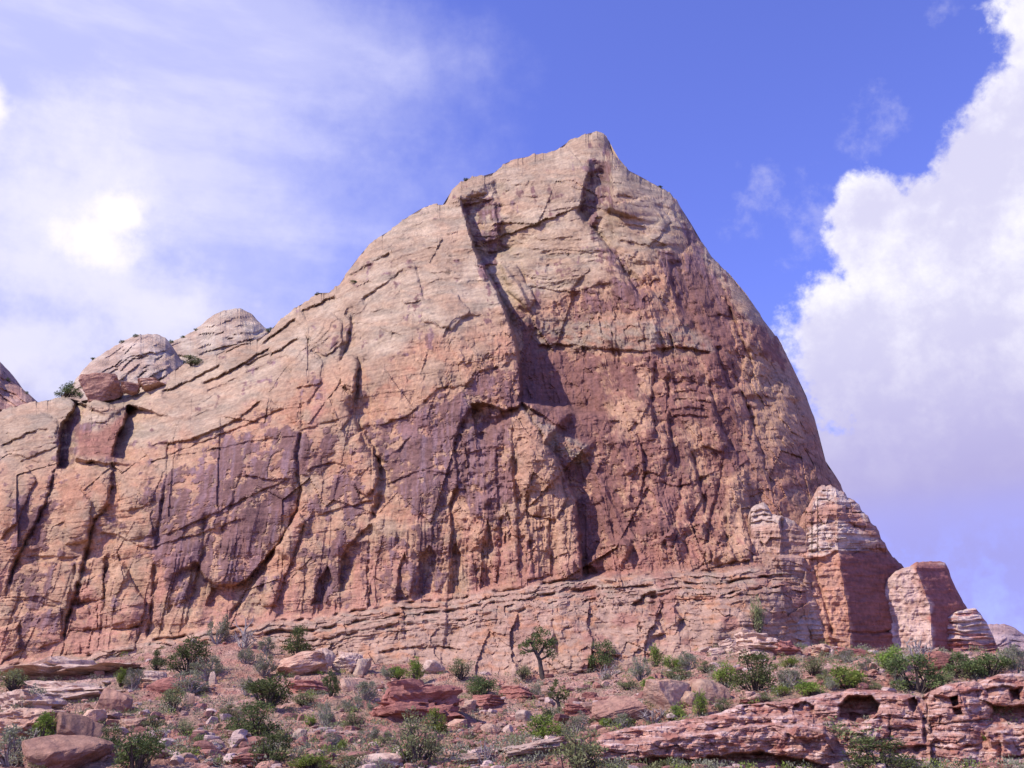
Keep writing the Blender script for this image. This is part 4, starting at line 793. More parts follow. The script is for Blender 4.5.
# ------------------------------------------------------------------ boulders and slabs
rng = np.random.default_rng(11)
def _ico(sub):
    bm = bmesh.new(); bmesh.ops.create_icosphere(bm, subdivisions=sub, radius=1); bm.verts.ensure_lookup_table()
    v = np.array([q.co[:] for q in bm.verts]); f = np.array([[q.index for q in g_.verts] for g_ in bm.faces]); bm.free(); return v, f
ICO4, ICO2 = _ico(5), _ico(2)
def rock_shape(seed, size, blocky=0.5, layers=0.0, base=ICO4, ncut=12):
    r = np.random.default_rng(seed); v, f = base; v = v.copy()
    n = r.normal(size=(ncut, 3)); n /= np.linalg.norm(n, axis=1)[:, None]; n[0] = (0.1, -0.1, 0.98)
    for k in range(ncut):
        d = r.uniform(0.4, 0.82) if k else 0.6
        o = v @ n[k] - d; v = v - np.where(o > 0, o * (0.55 + 0.43 * blocky), 0)[:, None] * n[k]
    x, y, z = v.T
    s = 1 + 0.035 * fbm(x * 6 + z * 5 + seed, y * 6 - z * 4, 3, seed + 2) + 0.10 * fbm(x * 1.7 + z * 0.9 + seed, y * 1.7 - z * 1.2, 3, seed) + 0.12 * (chisel(x * 3 + z * 1.3, y * 3 - z * 1.7 + x, seed) - 0.5)
    if layers: s = s + layers * terrace(fbm(x * 0.9 + seed, z * 4.2 + 0.3 * y, 3, seed + 5) * 3, 0.15) * 0.22
    v = v * s[:, None]
    v = v - (v.min(0) + v.max(0)) / 2
    return v / (v.max(0) - v.min(0)) * np.array(size), f
ROCKM = {'tan': M_TAN, 'red': M_RED, 'pale': M_PALE, 'brown': M_BROWN}
def boulder(u, v, w, h, mat, label, shape=(0.5, 0.0), tilt=0.0, depth=0.85, Y=None, group='boulders strewn on the talus slope', sink=0.22, name='boulder', cat='boulder'):
    """u, v: middle of the foot in the photograph, w and h its size there in pixels"""
    p = ground_hit(u, v) if Y is None else Vector(at(u, v, Y)); m = (p - Vector(EYE)).length / F
    vv, ff = rock_shape(int(u * 7 + v * 13), (w * m * 1.05, w * m * depth, h * m * (1 + sink)), *shape)
    me = mesh_np(name, vv + np.array([0, 0, h * m * (0.5 - sink / 2 - 0.03)]), None, ROCKM[mat], tris=ff, smooth=False)
    o = link(name, me); o.location = p + Vector((0, w * m * depth * 0.3, 0)); o.rotation_euler = (0, R(tilt), R(rng.uniform(-12, 12)))
    return tag(o, label, cat, group)
def surface_hit(u, v):                    # the rock seen at (u, v), high on the butte or the domes
    bpy.context.view_layer.update(); dg = bpy.context.evaluated_depsgraph_get()
    for k in range(16):
        r = ray(u, v + k); ok, loc, *_ = SC.ray_cast(dg, Vector(EYE) + Vector(r) * 100, Vector(r).normalized())
        if ok: return loc
BL = [
 (52, 774, 84, 36, 'brown', 'large rounded brown boulder at the bottom left corner', (0.4, 0.0), -8),
 (68, 742, 46, 25, 'brown', 'dark brown angular boulder just above the big rounded one at lower left', (0.7, 0.0), 6),
 (108, 712, 34, 20, 'brown', 'wedge shaped brown rock pointing up on the left slope', (0.9, 0.0), 14),
 (92, 724, 22, 14, 'tan', 'small tan block leaning below the wedge shaped brown rock', (0.8, 0.0), -10),
 (151, 680, 24, 9, 'pale', 'thin flat pale slab below the dark juniper bush at left', (0.6, 0.3), 4),
 (164, 694, 40, 17, 'red', 'flat purplish slab tilted on the left slope beside grey sage', (0.7, 0.2), 8),
 (187, 707, 12, 14, 'tan', 'upright orange rock chunk beside an olive bush on the left slope', (0.8, 0.0), 0),
 (20, 738, 58, 26, 'tan', 'squat stacked tan rock block at the left edge', (0.8, 0.6), 0),
 (20, 718, 60, 28, 'pale', 'weathered upper block sitting on the rock stack at the left edge', (0.7, 0.6), 0),
 (66, 700, 130, 24, 'pale', 'long pale sloping rock sheet under the cliff foot at far left', (0.9, 0.8), -4),
 (50, 680, 150, 26, 'pale', 'long thin bedded rock shelf along the cliff foot at far left', (0.9, 1.4), -5),
 (212, 685, 8, 13, 'pale', 'narrow white stone post standing among dark sagebrush', (0.8, 0.0), 0),
 (300, 676, 50, 24, 'tan', 'angular orange outcrop block below the juniper on the bench', (0.9, 0.3), -10),
 (322, 668, 22, 20, 'pale', 'pale broken block against the orange outcrop block', (0.9, 0.0), 0),
 (345, 672, 28, 20, 'pale', 'whitish cracked block right of the orange outcrop', (0.9, 0.4), 5),
 (362, 674, 18, 16, 'pale', 'smaller grey white block at the end of the whitish row', (0.9, 0.0), -6),
 (306, 694, 44, 14, 'red', 'low dark red ledge block with a white top, below the orange outcrop', (0.8, 0.5), 0),
 (349, 692, 18, 14, 'tan', 'squarish pinkish block right of the dark red ledge block', (0.9, 0.0), 0),
 (298, 741, 14, 12, 'pale', 'small bright white boulder in the rubble left of centre', (0.7, 0.0), 0),
 (250, 766, 46, 12, 'red', 'dark red overhanging slab at the bottom edge, left of centre', (0.6, 0.5), 0),
 (378, 768, 46, 14, 'pale', 'smooth pink slab at the bottom edge beside the large olive bush', (0.3, 0.0), -6),
 (418, 722, 94, 44, 'red', 'big layered red outcrop with an overhanging lip left of centre', (0.5, 1.3), -7),
 (433, 674, 24, 15, 'pale', 'white boulder leaning on the slope above the layered red outcrop', (0.7, 0.0), -10),
 (408, 692, 26, 9, 'red', 'thin red slab lying on top of the layered red outcrop', (0.6, 0.6), -8),
 (485, 708, 40, 14, 'red', 'low red ledge block under the dark round bush near centre', (0.8, 0.6), 0),
 (517, 700, 44, 15, 'red', 'straight sided red ledge block below the twisted juniper', (0.8, 0.6), 0),
 (454, 729, 22, 10, 'tan', 'flat topped orange block in the central rubble', (0.9, 0.2), 0),
 (489, 737, 20, 13, 'tan', 'split tan boulder in the middle of the central rubble', (0.9, 0.0), 12),
 (470, 712, 16, 12, 'tan', 'pointed tan rock below the red ledge block near centre', (0.9, 0.0), -18),
 (524, 722, 16, 12, 'pale', 'pale pink rock at the right end of the central rubble', (0.8, 0.0), 0),
 (508, 733, 10, 8, 'pale', 'small pale cube shaped rock right of the split tan boulder', (0.9, 0.0), 0),
 (530, 757, 66, 16, 'pale', 'long pink slab edge at the bottom, left of the big olive juniper', (0.5, 0.6), -9),
 (465, 766, 50, 12, 'pale', 'flat pale slab at the bottom edge under the dead bush', (0.5, 0.3), -5),
 (670, 711, 48, 31, 'tan', 'largest tan blocky boulder with a flat sunlit top, on the bench above the pink ledge', (0.85, 0.0), 0),
 (623, 722, 50, 27, 'brown', 'sloping reddish brown boulder left of the largest tan one', (0.4, 0.2), -16),
 (709, 704, 46, 24, 'tan', 'rounded low boulder right of the largest tan one', (0.3, 0.0), 6),
 (690, 707, 18, 16, 'tan', 'orange rock wedged between the two tan boulders on the bench', (0.7, 0.0), 0),
 (735, 652, 24, 14, 'pale', 'white layered slab at the foot of the cliff, right of centre', (0.7, 0.9), -8),
 (718, 655, 16, 8, 'pale', 'small white slab left of the white layered slab under the cliff', (0.7, 0.5), -10),
 (669, 653, 16, 9, 'pale', 'small pale leaning stone at the cliff foot above the bright green bush', (0.8, 0.0), -12),
 (706, 652, 14, 6, 'pale', 'thin pale flake lying left of the small white slab', (0.7, 0.0), -6),
 (762, 657, 48, 26, 'pale', 'layered boulder with a white top in front of the eared buttress', (0.7, 1.0), 3),
 (788, 656, 28, 16, 'red', 'red layered rock right of the white topped boulder', (0.8, 1.0), 4),
 (826, 656, 26, 12, 'tan', 'broken tan block under the great dark faced buttress', (0.9, 0.4), 8),
 (852, 657, 28, 9, 'red', 'low red block under the corner of the dark faced buttress', (0.8, 0.5), 5),
 (942, 670, 28, 18, 'red', 'bright red boulder at the foot of the small end towers', (0.5, 0.0), -6),
 (868, 684, 18, 7, 'tan', 'thin tan slab in the green scrub above the hollow', (0.7, 0.3), 0),
 (757, 706, 30, 7, 'red', 'thin red shelf stone on the bench above the pink ledge', (0.6, 0.6), 0),
 (792, 707, 24, 6, 'pale', 'thin pale shelf stone on the bench left of the hollow', (0.6, 0.6), 0),
 (800, 770, 60, 12, 'tan', 'low tan rock hump at the bottom edge under the long pink ledge', (0.3, 0.2), 0),
 (908, 770, 50, 12, 'pale', 'low pinkish rock hump at the bottom edge below the small hollow', (0.4, 0.4), 0),
 (590, 700, 16, 8, 'red', 'small red slab right of the little dark tree', (0.8, 0.4), 0),
 (578, 716, 30, 13, 'red', 'dark red rock behind the grey sage, left of the pink ledge', (0.7, 0.6), 0),
 (128, 730, 26, 11, 'tan', 'small tan slab between two dark bushes on the left slope', (0.7, 0.3), -8),
 (237, 741, 24, 9, 'tan', 'jumbled tan stones left of the large dark bush on the left slope', (0.9, 0.5), 5),
 (386, 715, 30, 11, 'red', 'low red shelf left of the layered red outcrop', (0.6, 0.8), -5),
]
for u, v, w, h, m, lab, shp, tl in BL: boulder(u, v, w, h, m, lab, shp, tl, sink=0.6 if w > 100 else 0.25)
boulder(100, 393, 38, 21, 'brown', 'dark red angular block perched on the left skyline', (0.9, 0.2), -6, Y=209.5, group='blocks perched on the left shoulder of the butte', sink=0.5)
boulder(128, 389, 20, 8, 'brown', 'flat dark block right of the perched angular block on the left skyline', (0.8, 0.3), -4, Y=208, group='blocks perched on the left shoulder of the butte', sink=0.5)
boulder(150, 383, 24, 7, 'tan', 'low tan slab on the left skyline below the pale dome', (0.7, 0.4), -10, Y=207.5, group='blocks perched on the left shoulder of the butte', sink=0.5)

# loose stones: nobody could count them
def rubble():
    r = np.random.default_rng(5); n = 17000
    u = r.uniform(-60, 1090, n); v = 640 + 132 * r.beta(1.5, 1.0, n); bv, bf = ICO2
    zone = sm(fbm(u / 60, v / 30, 3, 91), -0.1, 0.3)
    for (a, b_, c, d) in ((440, 545, 700, 748), (195, 265, 690, 750), (560, 620, 670, 710), (800, 880, 660, 690), (110, 180, 715, 768)):
        zone = np.maximum(zone, ((u > a) & (u < b_) & (v > c) & (v < d)) * 0.95)
    keep = r.uniform(0, 1, n) < 0.12 + 0.88 * zone; u, v = u[keep], v[keep]
    vg = itp(u, GROUND); t = np.clip((v - vg) / (775 - vg), 0.01, 1); Yg = (itp(u, FOOT) - 4) * (1 - t) ** 1.6 + 69 * (1 - (1 - t) ** 1.6)
    P = at(u, v, Yg); x, y = P[:, 0], P[:, 1]; z = terrain(x, y)
    s = 0.14 * np.exp(r.exponential(0.66, len(u))).clip(1, 8.0)
    V_, F_, C_ = [], [], []; off = 0
    shapes = [rock_shape(900 + k, (1, 1, 1), 1.0, 0.0, ICO2, 11)[0] for k in range(14)]
    pal = np.array([[0.42, 0.26, 0.2], [0.34, 0.165, 0.13], [0.5, 0.36, 0.31], [0.40, 0.22, 0.16], [0.29, 0.14, 0.11]])
    for k in range(len(u)):
        a = r.uniform(0, 6.28); c_, s_ = math.cos(a), math.sin(a); w = shapes[k % 14] * (s[k] * np.array([r.uniform(0.9, 1.6), r.uniform(0.8, 1.2), r.uniform(0.45, 0.9)]))
        w = np.stack([w[:, 0] * c_ - w[:, 1] * s_, w[:, 0] * s_ + w[:, 1] * c_, w[:, 2]], -1) + np.array([x[k], y[k], z[k] + s[k] * 0.16])
        V_.append(w); F_.append(bf + off); off += len(w); C_.append(np.repeat(pal[r.integers(0, 5)][None] * r.uniform(0.8, 1.2), len(w), 0))
    me = mesh_np('rubble', np.concatenate(V_), None, M_OUT, np.concatenate(C_), False, np.concatenate(F_))
    tag(link('rubble', me), kind='stuff')
rubble()

# ------------------------------------------------------------------ plants
def tube(verts, quads, pts, rad, n=6):
    pts = np.array(pts, float); off = sum(len(q) for q in verts); rings = []
    for k in range(len(pts)):
        d = pts[min(k + 1, len(pts) - 1)] - pts[max(k - 1, 0)]; d = d / (np.linalg.norm(d) + 1e-9)
        a = np.cross(d, (0.3, 0.9, 0.1)); a /= np.linalg.norm(a); c = np.cross(d, a)
        t = np.arange(n) / n * 2 * math.pi
        rings.append(pts[k] + rad[k] * (np.cos(t)[:, None] * a + np.sin(t)[:, None] * c))
    verts.append(np.concatenate(rings)); i = np.arange(n)
    for k in range(len(pts) - 1):
        quads.append(np.stack([off + k * n + i, off + k * n + (i + 1) % n, off + (k + 1) * n + (i + 1) % n, off + (k + 1) * n + i], -1))
def leaves(r, centres, radii, n, size, up=0.0, flat=1.0):
    """n small leaf sprays spread through clumps"""
    w = radii ** 2 / (radii ** 2).sum(); k = r.choice(len(centres), n, p=w)
    d = r.normal(size=(n, 3)); d /= np.linalg.norm(d, axis=1)[:, None]; rad = r.uniform(0, 1, n) ** 0.45
    p = centres[k] + d * (radii[k] * rad)[:, None] * np.array([1, 1, flat])
    a = d + r.normal(size=(n, 3)) * 0.7 + np.array([0, 0, up]); a /= np.linalg.norm(a, axis=1)[:, None]
    c = np.cross(a, r.normal(size=(n, 3))); c /= np.linalg.norm(c, axis=1)[:, None]
    L = size * r.uniform(0.6, 1.5, n)[:, None]; Wd = L * r.uniform(0.35, 0.6, n)[:, None]
    q = np.stack([p - c * Wd * 0.5, p + a * L * 0.5 - c * Wd * 0.25 + 0 * c, p + a * L, p + a * L * 0.45 + c * Wd * 0.6], 1).reshape(-1, 3)
    return q, np.arange(n * 4).reshape(-1, 4)
def plant_meshes(kind, seed):
    """foliage and stems of a bush one metre wide and one metre high"""
    r = np.random.default_rng(seed); nc = {'juniper': 20, 'green': 22, 'sage': 26, 'olive': 22, 'dead': 16}[kind]
    a = r.uniform(0, 2 * math.pi, nc); rr_ = np.sqrt(r.uniform(0, 1, nc)) * 0.40; h = r.uniform(0.18, 0.86, nc) * np.sqrt(np.clip(1 - (rr_ / 0.5) ** 2, 0.15, 1))
    c = np.stack([np.cos(a) * rr_, np.sin(a) * rr_, h], -1); rad = r.uniform(0.09, 0.19, nc) * (0.75 if kind == 'sage' else 1.0)
    sv, sq = [], []
    for k in range(nc):
        b0 = np.array([*(c[k, :2] * 0.15), -0.10]); mid = (b0 * 0.5 + c[k] * 0.5) + r.normal(size=3) * 0.05
        rd = 0.016 if kind != 'dead' else 0.018
        tube(sv, sq, [b0, mid, c[k]], [rd * 1.4, rd, rd * 0.4], 5)
        for q in range(4 if kind == 'dead' else 2):
            e = mid + (c[k] - mid) * r.uniform(0.2, 0.9) + 0; t_ = e + r.normal(size=3) * 0.12 + np.array([0, 0, 0.07]); tube(sv, sq, [e, (e + t_) / 2 + r.normal(size=3) * 0.02, t_], [rd * 0.6, rd * 0.5, rd * 0.2], 4)
    st = mesh_np('stems', np.concatenate(sv), np.concatenate(sq), M_DEAD if kind in ('dead', 'sage') else M_BARK)
    if kind == 'dead':
        fo = None
    else:
        n, sz, up, fl = {'juniper': (2300, 0.055, 0.2, 0.85), 'green': (1700, 0.065, 0.7, 1.15), 'sage': (1900, 0.055, 0.9, 1.1), 'olive': (1500, 0.055, 0.5, 1.0)}[kind]
        q, f = leaves(r, c, rad, n, sz, up, fl); fo = mesh_np('foliage', q, f, M_LEAF[kind])
    return st, fo
PM = {k: [plant_meshes(k, 100 * i + 7 * len(k) + ord(k[0])) for i in range(5)] for k in ('juniper', 'green', 'sage', 'olive', 'dead')}
NAMES = {'juniper': ('juniper_bush', 'juniper bush', 'juniper bushes on the talus slope'), 'green': ('green_bush', 'bush', 'fresh green bushes on the talus slope'), 'sage': ('sagebrush', 'sagebrush', 'grey sagebrush on the talus slope'),
         'olive': ('scrub_bush', 'bush', 'olive scrub on the talus slope'), 'dead': ('dead_bush', 'dead bush', 'dead bushes on the talus slope')}
_pc = [0]
def bush(kind, u, v, w, h, label, Y=None, group=None):
    """u, v: middle of the bush in the photograph, w and h its size there"""
    i = _pc[0]; _pc[0] += 1; st, fo = PM[kind][i % 5]; nm, cat, grp = NAMES[kind]
    p = ground_hit(u, v + h * 0.5) if Y is None else (HITS[(u, v)] - Vector((0, 0, 0.1)))
    if Y is None and p.y > 122: p = Vector(EYE) + (p - Vector(EYE)) * (1 - 1.6 / p.y)
    m = (p - Vector(EYE)).length / F
    e = bpy.data.objects.new(nm, None); COL.objects.link(e); e.location = p; e.empty_display_size = 0.3
    e.scale = (w * m * 1.12, w * m * 1.0, h * m * 1.12); e.rotation_euler = (0, 0, rng.uniform(0, 6.28)); tag(e, label, cat, group or grp)
    link('stems', st, e)
    if fo: link('foliage', fo, e)
BU = [
 ('juniper', 188, 658, 38, 32, 'dense dark green juniper bush at the cliff foot, left part of the slope'), ('juniper', 157, 660, 15, 18, 'small dark juniper bush left of the dense one at the cliff foot'),
 ('sage', 217, 628, 22, 26, 'tall grey green bush against the cliff under the undercut slab'), ('sage', 133, 678, 18, 20, 'upright sage on the left slope below the small dark juniper bush'), ('green', 121, 677, 14, 16, 'fresh green bush left of the upright sage'),
 ('sage', 190, 682, 38, 20, 'broad grey sage below the dense dark juniper'), ('sage', 208, 668, 34, 20, 'dark shadowed sage right of the dense dark juniper'), ('olive', 173, 700, 24, 24, 'dark olive bush beside the upright orange rock chunk'),
 ('olive', 13, 681, 30, 18, 'dull olive scrub on the long shelf at far left'), ('sage', 27, 701, 30, 24, 'dark grey sage above the rock stack at the left edge'), ('green', 44, 728, 22, 28, 'bright green bush right of the rock stack at the left edge'),
 ('sage', 12, 750, 54, 32, 'wide pale grey sage left of the big rounded boulder'), ('juniper', 136, 750, 46, 42, 'large dark green bush right of the big rounded boulder'), ('juniper', 109, 740, 22, 20, 'small dark bush between the brown boulder and the large dark bush'),
 ('olive', 184, 729, 18, 12, 'low olive bush on bare red soil of the left slope'), ('olive', 200, 740, 20, 12, 'low olive scrub below the bare red soil patch'), ('olive', 152, 722, 24, 12, 'low dry scrub above the large dark bush on the left slope'),
 ('dead', 243, 634, 26, 26, 'leafless grey shrub under the cliff, left of centre'), ('juniper', 298, 642, 30, 28, 'round dark green juniper on the bench above the orange outcrop'), ('sage', 246, 655, 20, 16, 'grey sage below the leafless shrub'),
 ('sage', 263, 664, 26, 20, 'grey green sage left of the orange outcrop'), ('sage', 266, 645, 18, 14, 'small grey sage left of the round juniper'), ('juniper', 267, 690, 48, 36, 'largest dark juniper on the left slope, below the orange outcrop'),
 ('juniper', 254, 722, 48, 32, 'dark sprawling juniper in the middle of the left slope'), ('juniper', 270, 749, 36, 32, 'dark bush below the sprawling juniper'), ('sage', 246, 686, 18, 16, 'grey sage left of the largest dark juniper'), ('olive', 230, 712, 22, 14, 'low olive bush left of the sprawling juniper'),
 ('juniper', 331, 682, 16, 28, 'narrow upright dark bush in front of the red ledge block'), ('sage', 366, 690, 24, 20, 'rounded grey sage left of the layered red outcrop'), ('sage', 353, 704, 22, 16, 'pale sage below the squarish pinkish block'), ('sage', 324, 714, 20, 22, 'spiky grey sage in the rubble left of centre'),
 ('green', 311, 722, 12, 9, 'tiny green bush left of the spiky grey sage'), ('sage', 368, 734, 22, 14, 'pale rounded sage below the olive grey bush'), ('olive', 354, 722, 24, 16, 'olive grey bush right of the spiky grey sage'), ('green', 342, 745, 13, 10, 'small bright green bush near the pale rounded sage'), ('sage', 332, 740, 18, 13, 'grey sage touching the small bright green bush'),
 ('green', 311, 764, 46, 14, 'bright green bush at the bottom edge, left of centre'), ('olive', 353, 761, 36, 14, 'olive bush at the bottom edge beside the pink slab'), ('olive', 304, 700, 28, 12, 'low olive scrub under the red ledge block'), ('olive', 40, 768, 24, 14, 'low scrub at the bottom left behind the big rounded boulder'),
 ('green', 397, 672, 18, 14, 'green bush above the layered red outcrop, left of the yellow green one'), ('green', 415, 671, 18, 22, 'yellow green upright bush above the layered red outcrop'), ('juniper', 481, 685, 32, 24, 'dark round bush near the centre, above the low red ledge block'), ('olive', 461, 668, 26, 18, 'olive bush left of the dark round bush near the centre'),
 ('olive', 487, 656, 24, 20, 'dull bush against the cliff foot, left of the twisted juniper'), ('olive', 523, 671, 20, 13, 'olive scrub at the foot of the twisted juniper'), ('sage', 536, 692, 14, 12, 'small pale sage below the twisted juniper'), ('sage', 388, 672, 16, 12, 'small grey sage at the left end of the bench bushes'),
 ('green', 434, 722, 24, 22, 'bright green bush at the right end of the layered red outcrop'), ('olive', 415, 743, 42, 48, 'large olive grey bush in the foreground below the layered red outcrop'), ('green', 404, 757, 20, 12, 'bright green patch at the foot of the large olive grey bush'), ('olive', 387, 738, 18, 12, 'low bush left of the large olive grey bush'), ('sage', 373, 706, 14, 10, 'small sage below the rounded grey sage'),
 ('green', 543, 729, 42, 22, 'vivid yellow green bush right of the central rubble'), ('sage', 576, 727, 30, 26, 'pale grey sage at the left end of the pink ledge'), ('olive', 580, 752, 54, 46, 'large olive juniper in the foreground at the left end of the pink ledge'), ('dead', 486, 751, 30, 30, 'bare dead bush at the bottom centre'), ('juniper', 549, 714, 16, 12, 'small dark bush at the foot of the little dark tree'),
 ('juniper', 603, 656, 28, 28, 'dark bush against the cliff right of the twisted juniper'), ('dead', 604, 671, 28, 14, 'dry grey twigs below the dark bush against the cliff'), ('sage', 640, 668, 24, 22, 'grey sage above the sloping brown boulder'), ('green', 656, 656, 14, 20, 'thin yellow green bush at the cliff foot'), ('green', 675, 663, 24, 13, 'bright green bush at the cliff foot right of the thin yellow green one'),
 ('sage', 688, 660, 22, 18, 'pale sage right of the bright green bush at the cliff foot'), ('olive', 678, 675, 32, 12, 'low olive scrub behind the largest tan boulder'), ('green', 649, 683, 18, 14, 'green bush touching the left side of the largest tan boulder'), ('olive', 706, 667, 20, 12, 'olive scrub between pale sage and the green bush'), ('green', 726, 676, 24, 24, 'bright green bush above the rounded low boulder'),
 ('juniper', 756, 673, 44, 36, 'dark open juniper in front of the white topped boulder'), ('green', 700, 704, 16, 26, 'bright green sapling between the two tan boulders'), ('green', 606, 722, 15, 13, 'green bush above the left end of the pink ledge'), ('sage', 622, 722, 20, 14, 'sage below the sloping brown boulder'), ('dead', 652, 712, 34, 20, 'dry olive shrub in front of the largest tan boulder'),
 ('green', 676, 712, 18, 10, 'low green bush in front of the largest tan boulder'), ('olive', 724, 706, 16, 12, 'small scrub right of the bright green sapling'), ('olive', 628, 684, 22, 12, 'dry scrub left of the largest tan boulder'), ('olive', 762, 697, 22, 9, 'low scrub below the dark open juniper'),
 ('green', 790, 662, 17, 11, 'bright green bush at the foot of the eared buttress'), ('olive', 813, 667, 26, 16, 'olive bush right of the bright green one below the buttress'), ('sage', 845, 656, 20, 13, 'sage at the corner of the dark faced buttress'), ('green', 848, 677, 36, 22, 'largest bright green bush below the dark faced buttress'), ('sage', 868, 666, 16, 11, 'small sage below the dark face of the buttress'),
 ('green', 891, 659, 24, 22, 'bright green bush at the right foot of the dark face'), ('dead', 918, 650, 36, 28, 'bare grey shrub in front of the small end tower'), ('juniper', 918, 674, 48, 36, 'big dark green juniper above the small hollow'), ('sage', 900, 681, 18, 18, 'pale sage left of the big dark green juniper'), ('green', 812, 689, 34, 14, 'low green bush above the left part of the hollow'),
 ('green', 782, 690, 18, 12, 'green bush above the pink ledge, left of the low green bush'), ('sage', 789, 678, 26, 18, 'sage between the dark open juniper and the low green bush'), ('olive', 876, 687, 14, 10, 'tiny olive bush just above the hollow'), ('sage', 832, 684, 16, 12, 'small sage left of the largest bright green bush'), ('olive', 826, 676, 18, 12, 'dull scrub left of the largest bright green bush, under the buttress'),
 ('olive', 850, 742, 60, 40, 'wide olive green bush in the foreground in front of the pink ledge'), ('juniper', 880, 758, 60, 30, 'blue green bush in the foreground, lower right of the wide olive one'), ('green', 760, 762, 18, 11, 'bright green tuft at the bottom edge below the pink ledge'), ('olive', 788, 764, 18, 9, 'low scrub at the bottom edge right of the bright green tuft'),
 ('juniper', 964, 666, 38, 24, 'dark bush in front of the lowest end tower'), ('juniper', 990, 664, 38, 24, 'dark bush in front of the far dome at right'), ('sage', 1016, 660, 24, 28, 'tall grey bush at the right edge below the far dome'), ('green', 990, 752, 14, 26, 'upright yellow green bush in the gap at lower right'), ('sage', 978, 758, 20, 14, 'small sage at lower right beside the upright yellow green bush'),
 ('olive', 940, 760, 20, 9, 'low scrub at the bottom edge under the rounded knob'), ('olive', 946, 678, 20, 10, 'scrub on top of the rounded knob'),
]
for q in BU: bush(*q)
SKY_B = [(66, 391, 24, 13, 'green bush on the far left skyline of the butte', 212), (81, 394, 12, 7, 'small grey green bush right of the skyline bush at far left', 211), (466, 178, 8, 5, 'dot of dark scrub on the rim left of the summit', 199.5), (354, 281, 12, 5, 'dark scrub on the skyline of the left ridge', 199),
         (318, 293, 10, 4, 'low scrub on the skyline lower down the left ridge', 202), (270, 325, 12, 6, 'scrub in the saddle between far dome and left ridge', 204), (192, 362, 22, 9, 'scrub below the pale far domes on the left ridge', 208), (759, 616, 16, 40, 'slender green bush in the cleft left of the eared buttress', 142.5), (660, 184, 8, 4, 'dot of scrub on the rim right of the summit', 193)]
FAR_B = [(93, 356, 8, 5, 'scrub dot on the left rim of the nearer far dome', 256), (122, 340, 9, 5, 'scrub dot near the top of the nearer far dome', 256), (136, 334, 10, 5, 'scrub dot at the very top of the nearer far dome', 257), (171, 340, 8, 6, 'scrub in the notch between the two far domes', 289), (183, 335, 9, 5, 'scrub on the left shoulder of the farther dome', 289),
         (196, 328, 8, 4, 'scrub halfway up the farther dome', 290), (8, 378, 8, 6, 'scrub on the step of the far cliff at the left edge', 264), (26, 391, 7, 4, 'scrub near the end of the far cliff at the left edge', 264)]
FAR_B = [(q[0], q[1] + 1) + q[2:] for q in FAR_B]
HITS = {(q[0], q[1]): surface_hit(q[0], q[1] + q[3] * 0.4) for q in SKY_B + FAR_B}
for u, v, w, h, lab, Y in SKY_B: w, h = (w, h) if h > 8 else (w * 0.7, h * 0.7); bush('juniper' if h < 30 else 'olive', u, v, w, h, lab, Y, 'bushes high on the butte')
for u, v, w, h, lab, Y in FAR_B: bush('juniper', u, v, w * 0.62, h * 0.62, lab, Y, 'scrub dots on the far domes')

# trees with a trunk that can be seen
def tree(name, label, u, v, trunk, branches, clumps, kind, seed, cat='tree'):
    p = ground_hit(u, v); m = (p - Vector(EYE)).length / F; r = np.random.default_rng(seed)
    e = bpy.data.objects.new(name, None); COL.objects.link(e); e.location = p; tag(e, label, cat, None)
    q = lambda x, y, d=0.0: np.array([(x - u) * m, d * m, (v - y) * m * 0.98])
    sv, sq = [], []
    tp = [q(*t[:2]) for t in trunk]; tp[0][2] -= 0.4; tube(sv, sq, tp, [t[2] * m for t in trunk], 8)
    link('trunk', mesh_np('trunk', np.concatenate(sv), np.concatenate(sq), M_BARK if kind != 'dead' else M_DEAD), e)
    for br in branches:
        sv, sq = [], []; tube(sv, sq, [q(*t[:2], d=br[0]) if k else q(*t[:2]) for k, t in enumerate(br[1])], [t[2] * m for t in br[1]], 6)
        link('branch', mesh_np('branch', np.concatenate(sv), np.concatenate(sq), M_BARK if kind != 'dead' else M_DEAD), e)
    if clumps:
        c = np.array([q(c_[0], c_[1], c_[3]) for c_ in clumps]); rad = np.array([c_[2] * m for c_ in clumps])
        sub = []; sr = []
        for k in range(len(c)):
            for j in range(7): d = r.normal(size=3); d /= np.linalg.norm(d); sub.append(c[k] + d * rad[k] * 0.85); sr.append(rad[k] * r.uniform(0.22, 0.42))
        lq, lf = leaves(r, np.array(sub), np.array(sr), 190 * len(c), 1.7 * m, 0.3, 0.85)
        link('crown', mesh_np('crown', lq, lf, M_LEAF[kind]), e)
tree('twisted_juniper', 'twisted juniper tree with a leaning dark trunk, standing before the cliff at centre', 541, 677, [(543, 677, 3.0), (541, 669, 2.3), (540, 661, 2.0), (536, 653, 1.7), (533, 646, 1.3), (529, 641, 0.9)],
     [(4, [(538, 657, 1.6), (543, 650, 1.2), (546, 642, 0.8)]), (-4, [(536, 652, 1.2), (529, 653, 0.8), (523, 650, 0.5)]), (3, [(540, 661, 1.2), (547, 657, 0.8), (552, 653, 0.5)]), (-3, [(533, 646, 1), (536, 639, 0.6)])],
     [(541, 638, 7, 2), (548, 641, 7, -2), (544, 648, 6, 4), (534, 641, 6, -3), (525, 648, 5, -2), (551, 651, 5, 3), (538, 634, 5, 0), (529, 643, 5, 2), (553, 644, 4, 0), (546, 655, 4, 2), (524, 654, 4, 1), (531, 649, 5, -3), (553, 657, 4, -1), (548, 646, 6, 3)], 'juniper', 3, 'juniper tree')
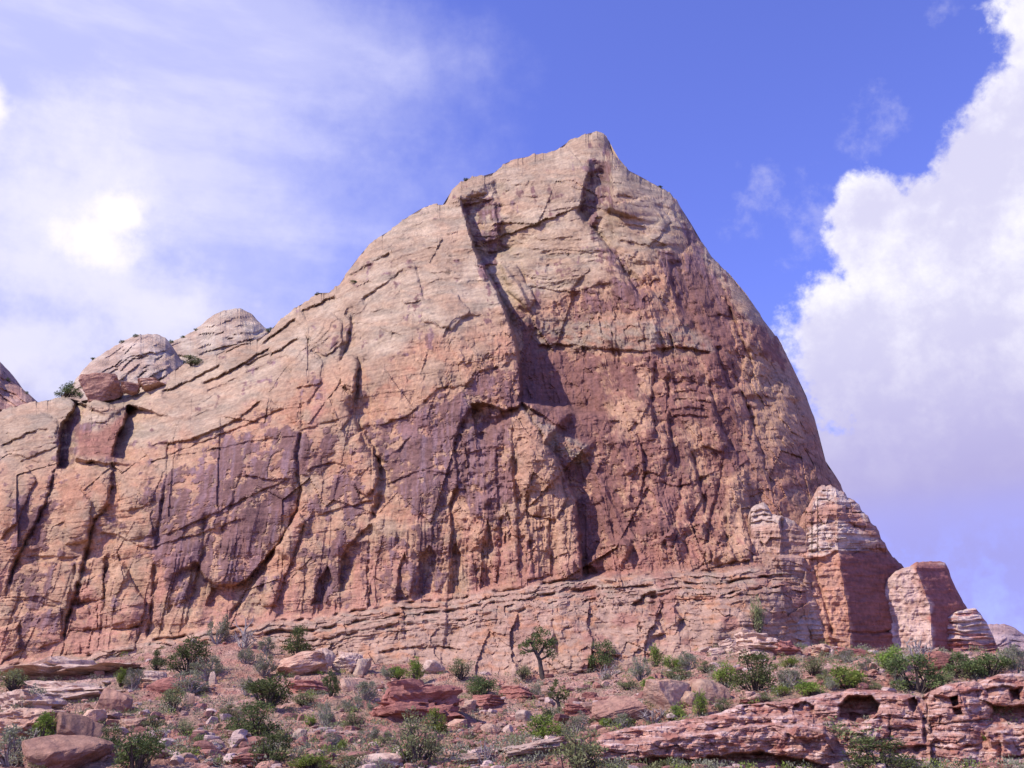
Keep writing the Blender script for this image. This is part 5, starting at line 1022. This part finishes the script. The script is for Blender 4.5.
tree('small_juniper', 'little dark juniper tree leaning on a crooked trunk, below the twisted one', 558, 714, [(558, 714, 2.0), (559, 706, 1.7), (557, 699, 1.3), (560, 693, 0.9)], [(3, [(558, 701, 1.1), (564, 697, 0.6)]), (-3, [(558, 703, 1), (552, 699, 0.5)])],
     [(559, 691, 7, 0), (565, 695, 5, 2), (553, 695, 5, -2), (562, 700, 4, 3), (556, 686, 4, 1)], 'juniper', 4, 'juniper tree')
tree('dead_tree', 'bare forked dead tree under the undercut slab at left', 243, 646, [(243, 646, 1.5), (243, 636, 1.2), (244, 628, 0.9), (243, 620, 0.5)], [(3, [(243, 635, 1), (236, 628, 0.6), (230, 624, 0.3)]), (-3, [(244, 630, 0.9), (250, 624, 0.6), (251, 618, 0.3)]), (2, [(243, 638, 0.9), (250, 634, 0.5), (254, 630, 0.3)]), (0, [(236, 628, 0.5), (233, 620, 0.3)])], None, 'dead', 5, 'dead tree')
tree('fallen_snag', 'dead grey snag slanting across the front of the pink ledge', 686, 752, [(686, 752, 1.4), (676, 745, 1.2), (664, 735, 1.0), (656, 727, 0.7)], [(0, [(664, 735, 0.8), (658, 734, 0.4)])], None, 'dead', 6, 'dead branch')

# dry grass and seedlings: ground cover
def ground_cover(name, kind, n, seed, size, leafs, hue):
    r = np.random.default_rng(seed); u = r.uniform(-40, 1070, n); v = 642 + 130 * r.beta(1.4, 1.0, n); k = r.uniform(0, 1, n) < 0.15 + 0.85 * np.maximum(sm(fbm(u / 45, v / 22, 3, seed), -0.05, 0.25), 0.7 * (u > 590) * (v < 694) + 0.4 * (u < 400) * (v < 730)); u, v = u[k], v[k]
    vg = itp(u, GROUND); t = np.clip((v - vg) / (775 - vg), 0.01, 1); Yg = (itp(u, FOOT) - 5) * (1 - t) ** 1.6 + 69 * (1 - (1 - t) ** 1.6)
    P = at(u, v, Yg); x, y = P[:, 0], P[:, 1]; z = terrain(x, y); s = size * r.uniform(0.5, 1.5, len(u))
    q, f = leaves(r, np.stack([x, y, z + s * 0.4], -1), s, leafs * len(u), 0.16, 0.9, 0.7)
    tag(link(name, mesh_np(name, q, f, M_LEAF[hue])), kind='stuff')
ground_cover('dry_grass', 'olive', 3000, 71, 0.5, 42, 'olive'); ground_cover('low_sage_cover', 'sage', 1700, 72, 0.62, 60, 'sage'); ground_cover('green_ground_cover', 'green', 700, 73, 0.5, 48, 'green'); ground_cover('dark_scrub_cover', 'juniper', 650, 74, 0.5, 36, 'juniper')
